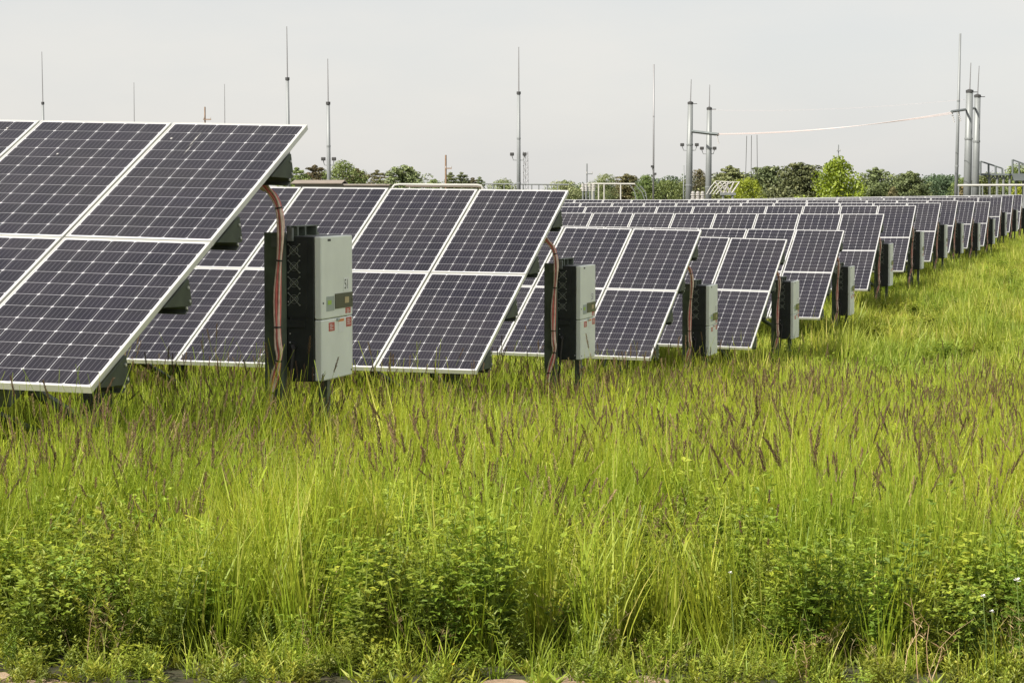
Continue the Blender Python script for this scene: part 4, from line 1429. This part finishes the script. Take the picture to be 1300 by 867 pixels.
for k, px in enumerate((880, 886, 892)):
    b0 = at(px, 250, D); o = frame_thing('bushing', (b0.x, D, gz(b0.x, D)), ['left', 'middle', 'right'][k] + ' white bushing of three between the joined steel poles', 'bushing', 'white bushings')
    zt = rel(px, 243, D, o).z
    m = MB(); m.tube([(0, 0, -.2), (0, 0, zt - 1.2)], .12, 8); m.build('stand', M['pole'], o)
    m = MB()
    for q in range(8): m.tube([(0, 0, zt - 1.2 + q * .15), (0, 0, zt - 1.11 + q * .15)], .19 if q % 2 == 0 else .15, 9)
    m.tube([(0, 0, zt - 1.2), (0, 0, zt)], .10, 8); m.build('insulator', M['insul'], o)

# long pipe rails behind the second table
D = 150
b0 = at(550, 250, D); o = frame_thing('bus_pipe', (b0.x, D, gz(b0.x, D)), 'long pale pipe with bent end running just above the second table', 'bus pipe', 'white pipes of the substation')
m = MB(); m.tube([rel(498, 239, D, o), rel(501, 235.2, D, o), rel(507, 234.4, D, o), rel(560, 235, D, o), rel(606, 235.2, D, o), rel(611, 236.2, D, o), rel(613, 240, D, o)], .075, 8); m.build('pipe', M['bus'], o)
m = MB(); m.tube([rel(515, 236.8, D, o), rel(612, 237.4, D, o)], .06, 8); m.build('lower_pipe', M['roof'], o)
for px in (499, 520, 560, 612):
    q = rel(px, 237, D, o); m = MB(); m.tube([(q.x, 0, -.2), (q.x, 0, q.z)], .05, 7); m.build('post', M['bus'], o)
D = 210
b0 = at(690, 250, D); o = frame_thing('bus_pipe', (b0.x, D, gz(b0.x, D)), 'thin grey rail on short posts right of the middle floodlight mast', 'bus pipe', 'white pipes of the substation')
m = MB(); m.tube([rel(612, 233.6, D, o), rel(722, 234.6, D, o)], .06, 7); m.build('pipe', M['pole'], o)
for px in (626, 640, 664, 675, 684, 695, 708):
    q = rel(px, 234, D, o); m = MB(); m.tube([(q.x, 0, -.2), (q.x, 0, q.z)], .05, 7); m.build('post', M['pole'], o)
# low roofed sheds behind the second table
D = 160
b0 = at(418, 250, D); o = frame_thing('shed', (b0.x, D, gz(b0.x, D)), 'low shed with brown grey roof showing as a strip above the second table', 'shed')
xa, xb = rel(369, 240, D, o).x, rel(494, 240, D, o).x
zt = rel(400, 229.5, D, o).z; ze = rel(400, 233.5, D, o).z
m = MB(); m.box(xa + .25, xb - .25, .3, 5.7, -.3, ze - .01); m.build('wall', M['shed'], o)
m = MB(); m.prism([(0, ze), (0, ze + .05), (3, zt + .05), (6, ze + .05), (6, ze), (3, zt)], xa, xa + (xb - xa) * .52); m.prism([(.2, ze - .12), (.2, ze - .07), (3, zt - .22), (5.8, ze - .07), (5.8, ze - .12), (3, zt - .27)], xa + (xb - xa) * .52 + .01, xb); m.build('roof', M['roof'], o)
for k in range(3):
    m = MB(); xx = xa + (xb - xa) * (.22 + .28 * k); m.box(xx, xx + .8, .26, .298, .6, 1.5); m.build('window', M['fitting'], o)

# steel rack, white pipe and columns at the right edge
D = 172
b0 = at(1280, 250, D); o = frame_thing('steel_rack', (b0.x, D, gz(b0.x, D)), 'dark steel rack with railing frames on top at the right edge', 'steel rack', 'steel racks of the substation')
xa, xb = rel(1244, 221, D, o).x, rel(1312, 221, D, o).x
m = MB(); m.box(xa, xb, -.25, .25, rel(1244, 223, D, o).z, rel(1244, 220.6, D, o).z); m.box(rel(1284, 221, D, o).x, xb, -.9, -.3, rel(1284, 229.5, D, o).z, rel(1284, 222.5, D, o).z); m.build('girder', M['rack'], o)
for (pts_, tops) in (((1244.8, 1255, 1264, 1272.5), (205.0, 208.5, 211.5, 214)), ((1285.5, 1294, 1303), (203, 206.5, 209.5))):
    m = MB()
    for px, tp in zip(pts_, tops): m.tube([rel(px, 221, D, o), rel(px, tp, D, o)], .075, 6)
    m.tube([rel(pts_[0], tops[0], D, o), rel(pts_[-1], tops[-1], D, o)], .06, 6)
    m.build('railing_frame', M['rack'], o)
for px in (1256, 1266, 1274, 1282, 1290, 1299):
    q = rel(px, 223, D, o); m = MB(); m.tube([(q.x, 0, -.3), (q.x, 0, q.z)], .085, 8); m.build('column', M['pole'], o)
m = MB()
for (xa_, xb_) in ((1256, 1250), (1256, 1262), (1266, 1260), (1266, 1271), (1274, 1269), (1274, 1279)):
    m.tube([rel(xa_, 229.5, D, o), rel(xb_, 222.5, D, o)], .045, 5)
m.build('brace', M['rack'], o)
D = 160
b0 = at(1260, 250, D); o = frame_thing('bus_pipe', (b0.x, D, gz(b0.x, D)), 'pale horizontal pipe low in front of the steel rack at the right edge', 'bus pipe', 'white pipes of the substation')
m = MB(); m.tube([rel(1216, 235.6, D, o), rel(1312, 235.2, D, o)], .075, 8); m.build('pipe', M['bus'], o)
for px in (1217, 1234, 1244, 1247.5, 1257, 1283, 1300):
    q = rel(px, 236, D, o); m = MB(); m.tube([(q.x, 0, -.3), (q.x, 0, q.z)], .05, 7); m.build('post', M['pole'], o)
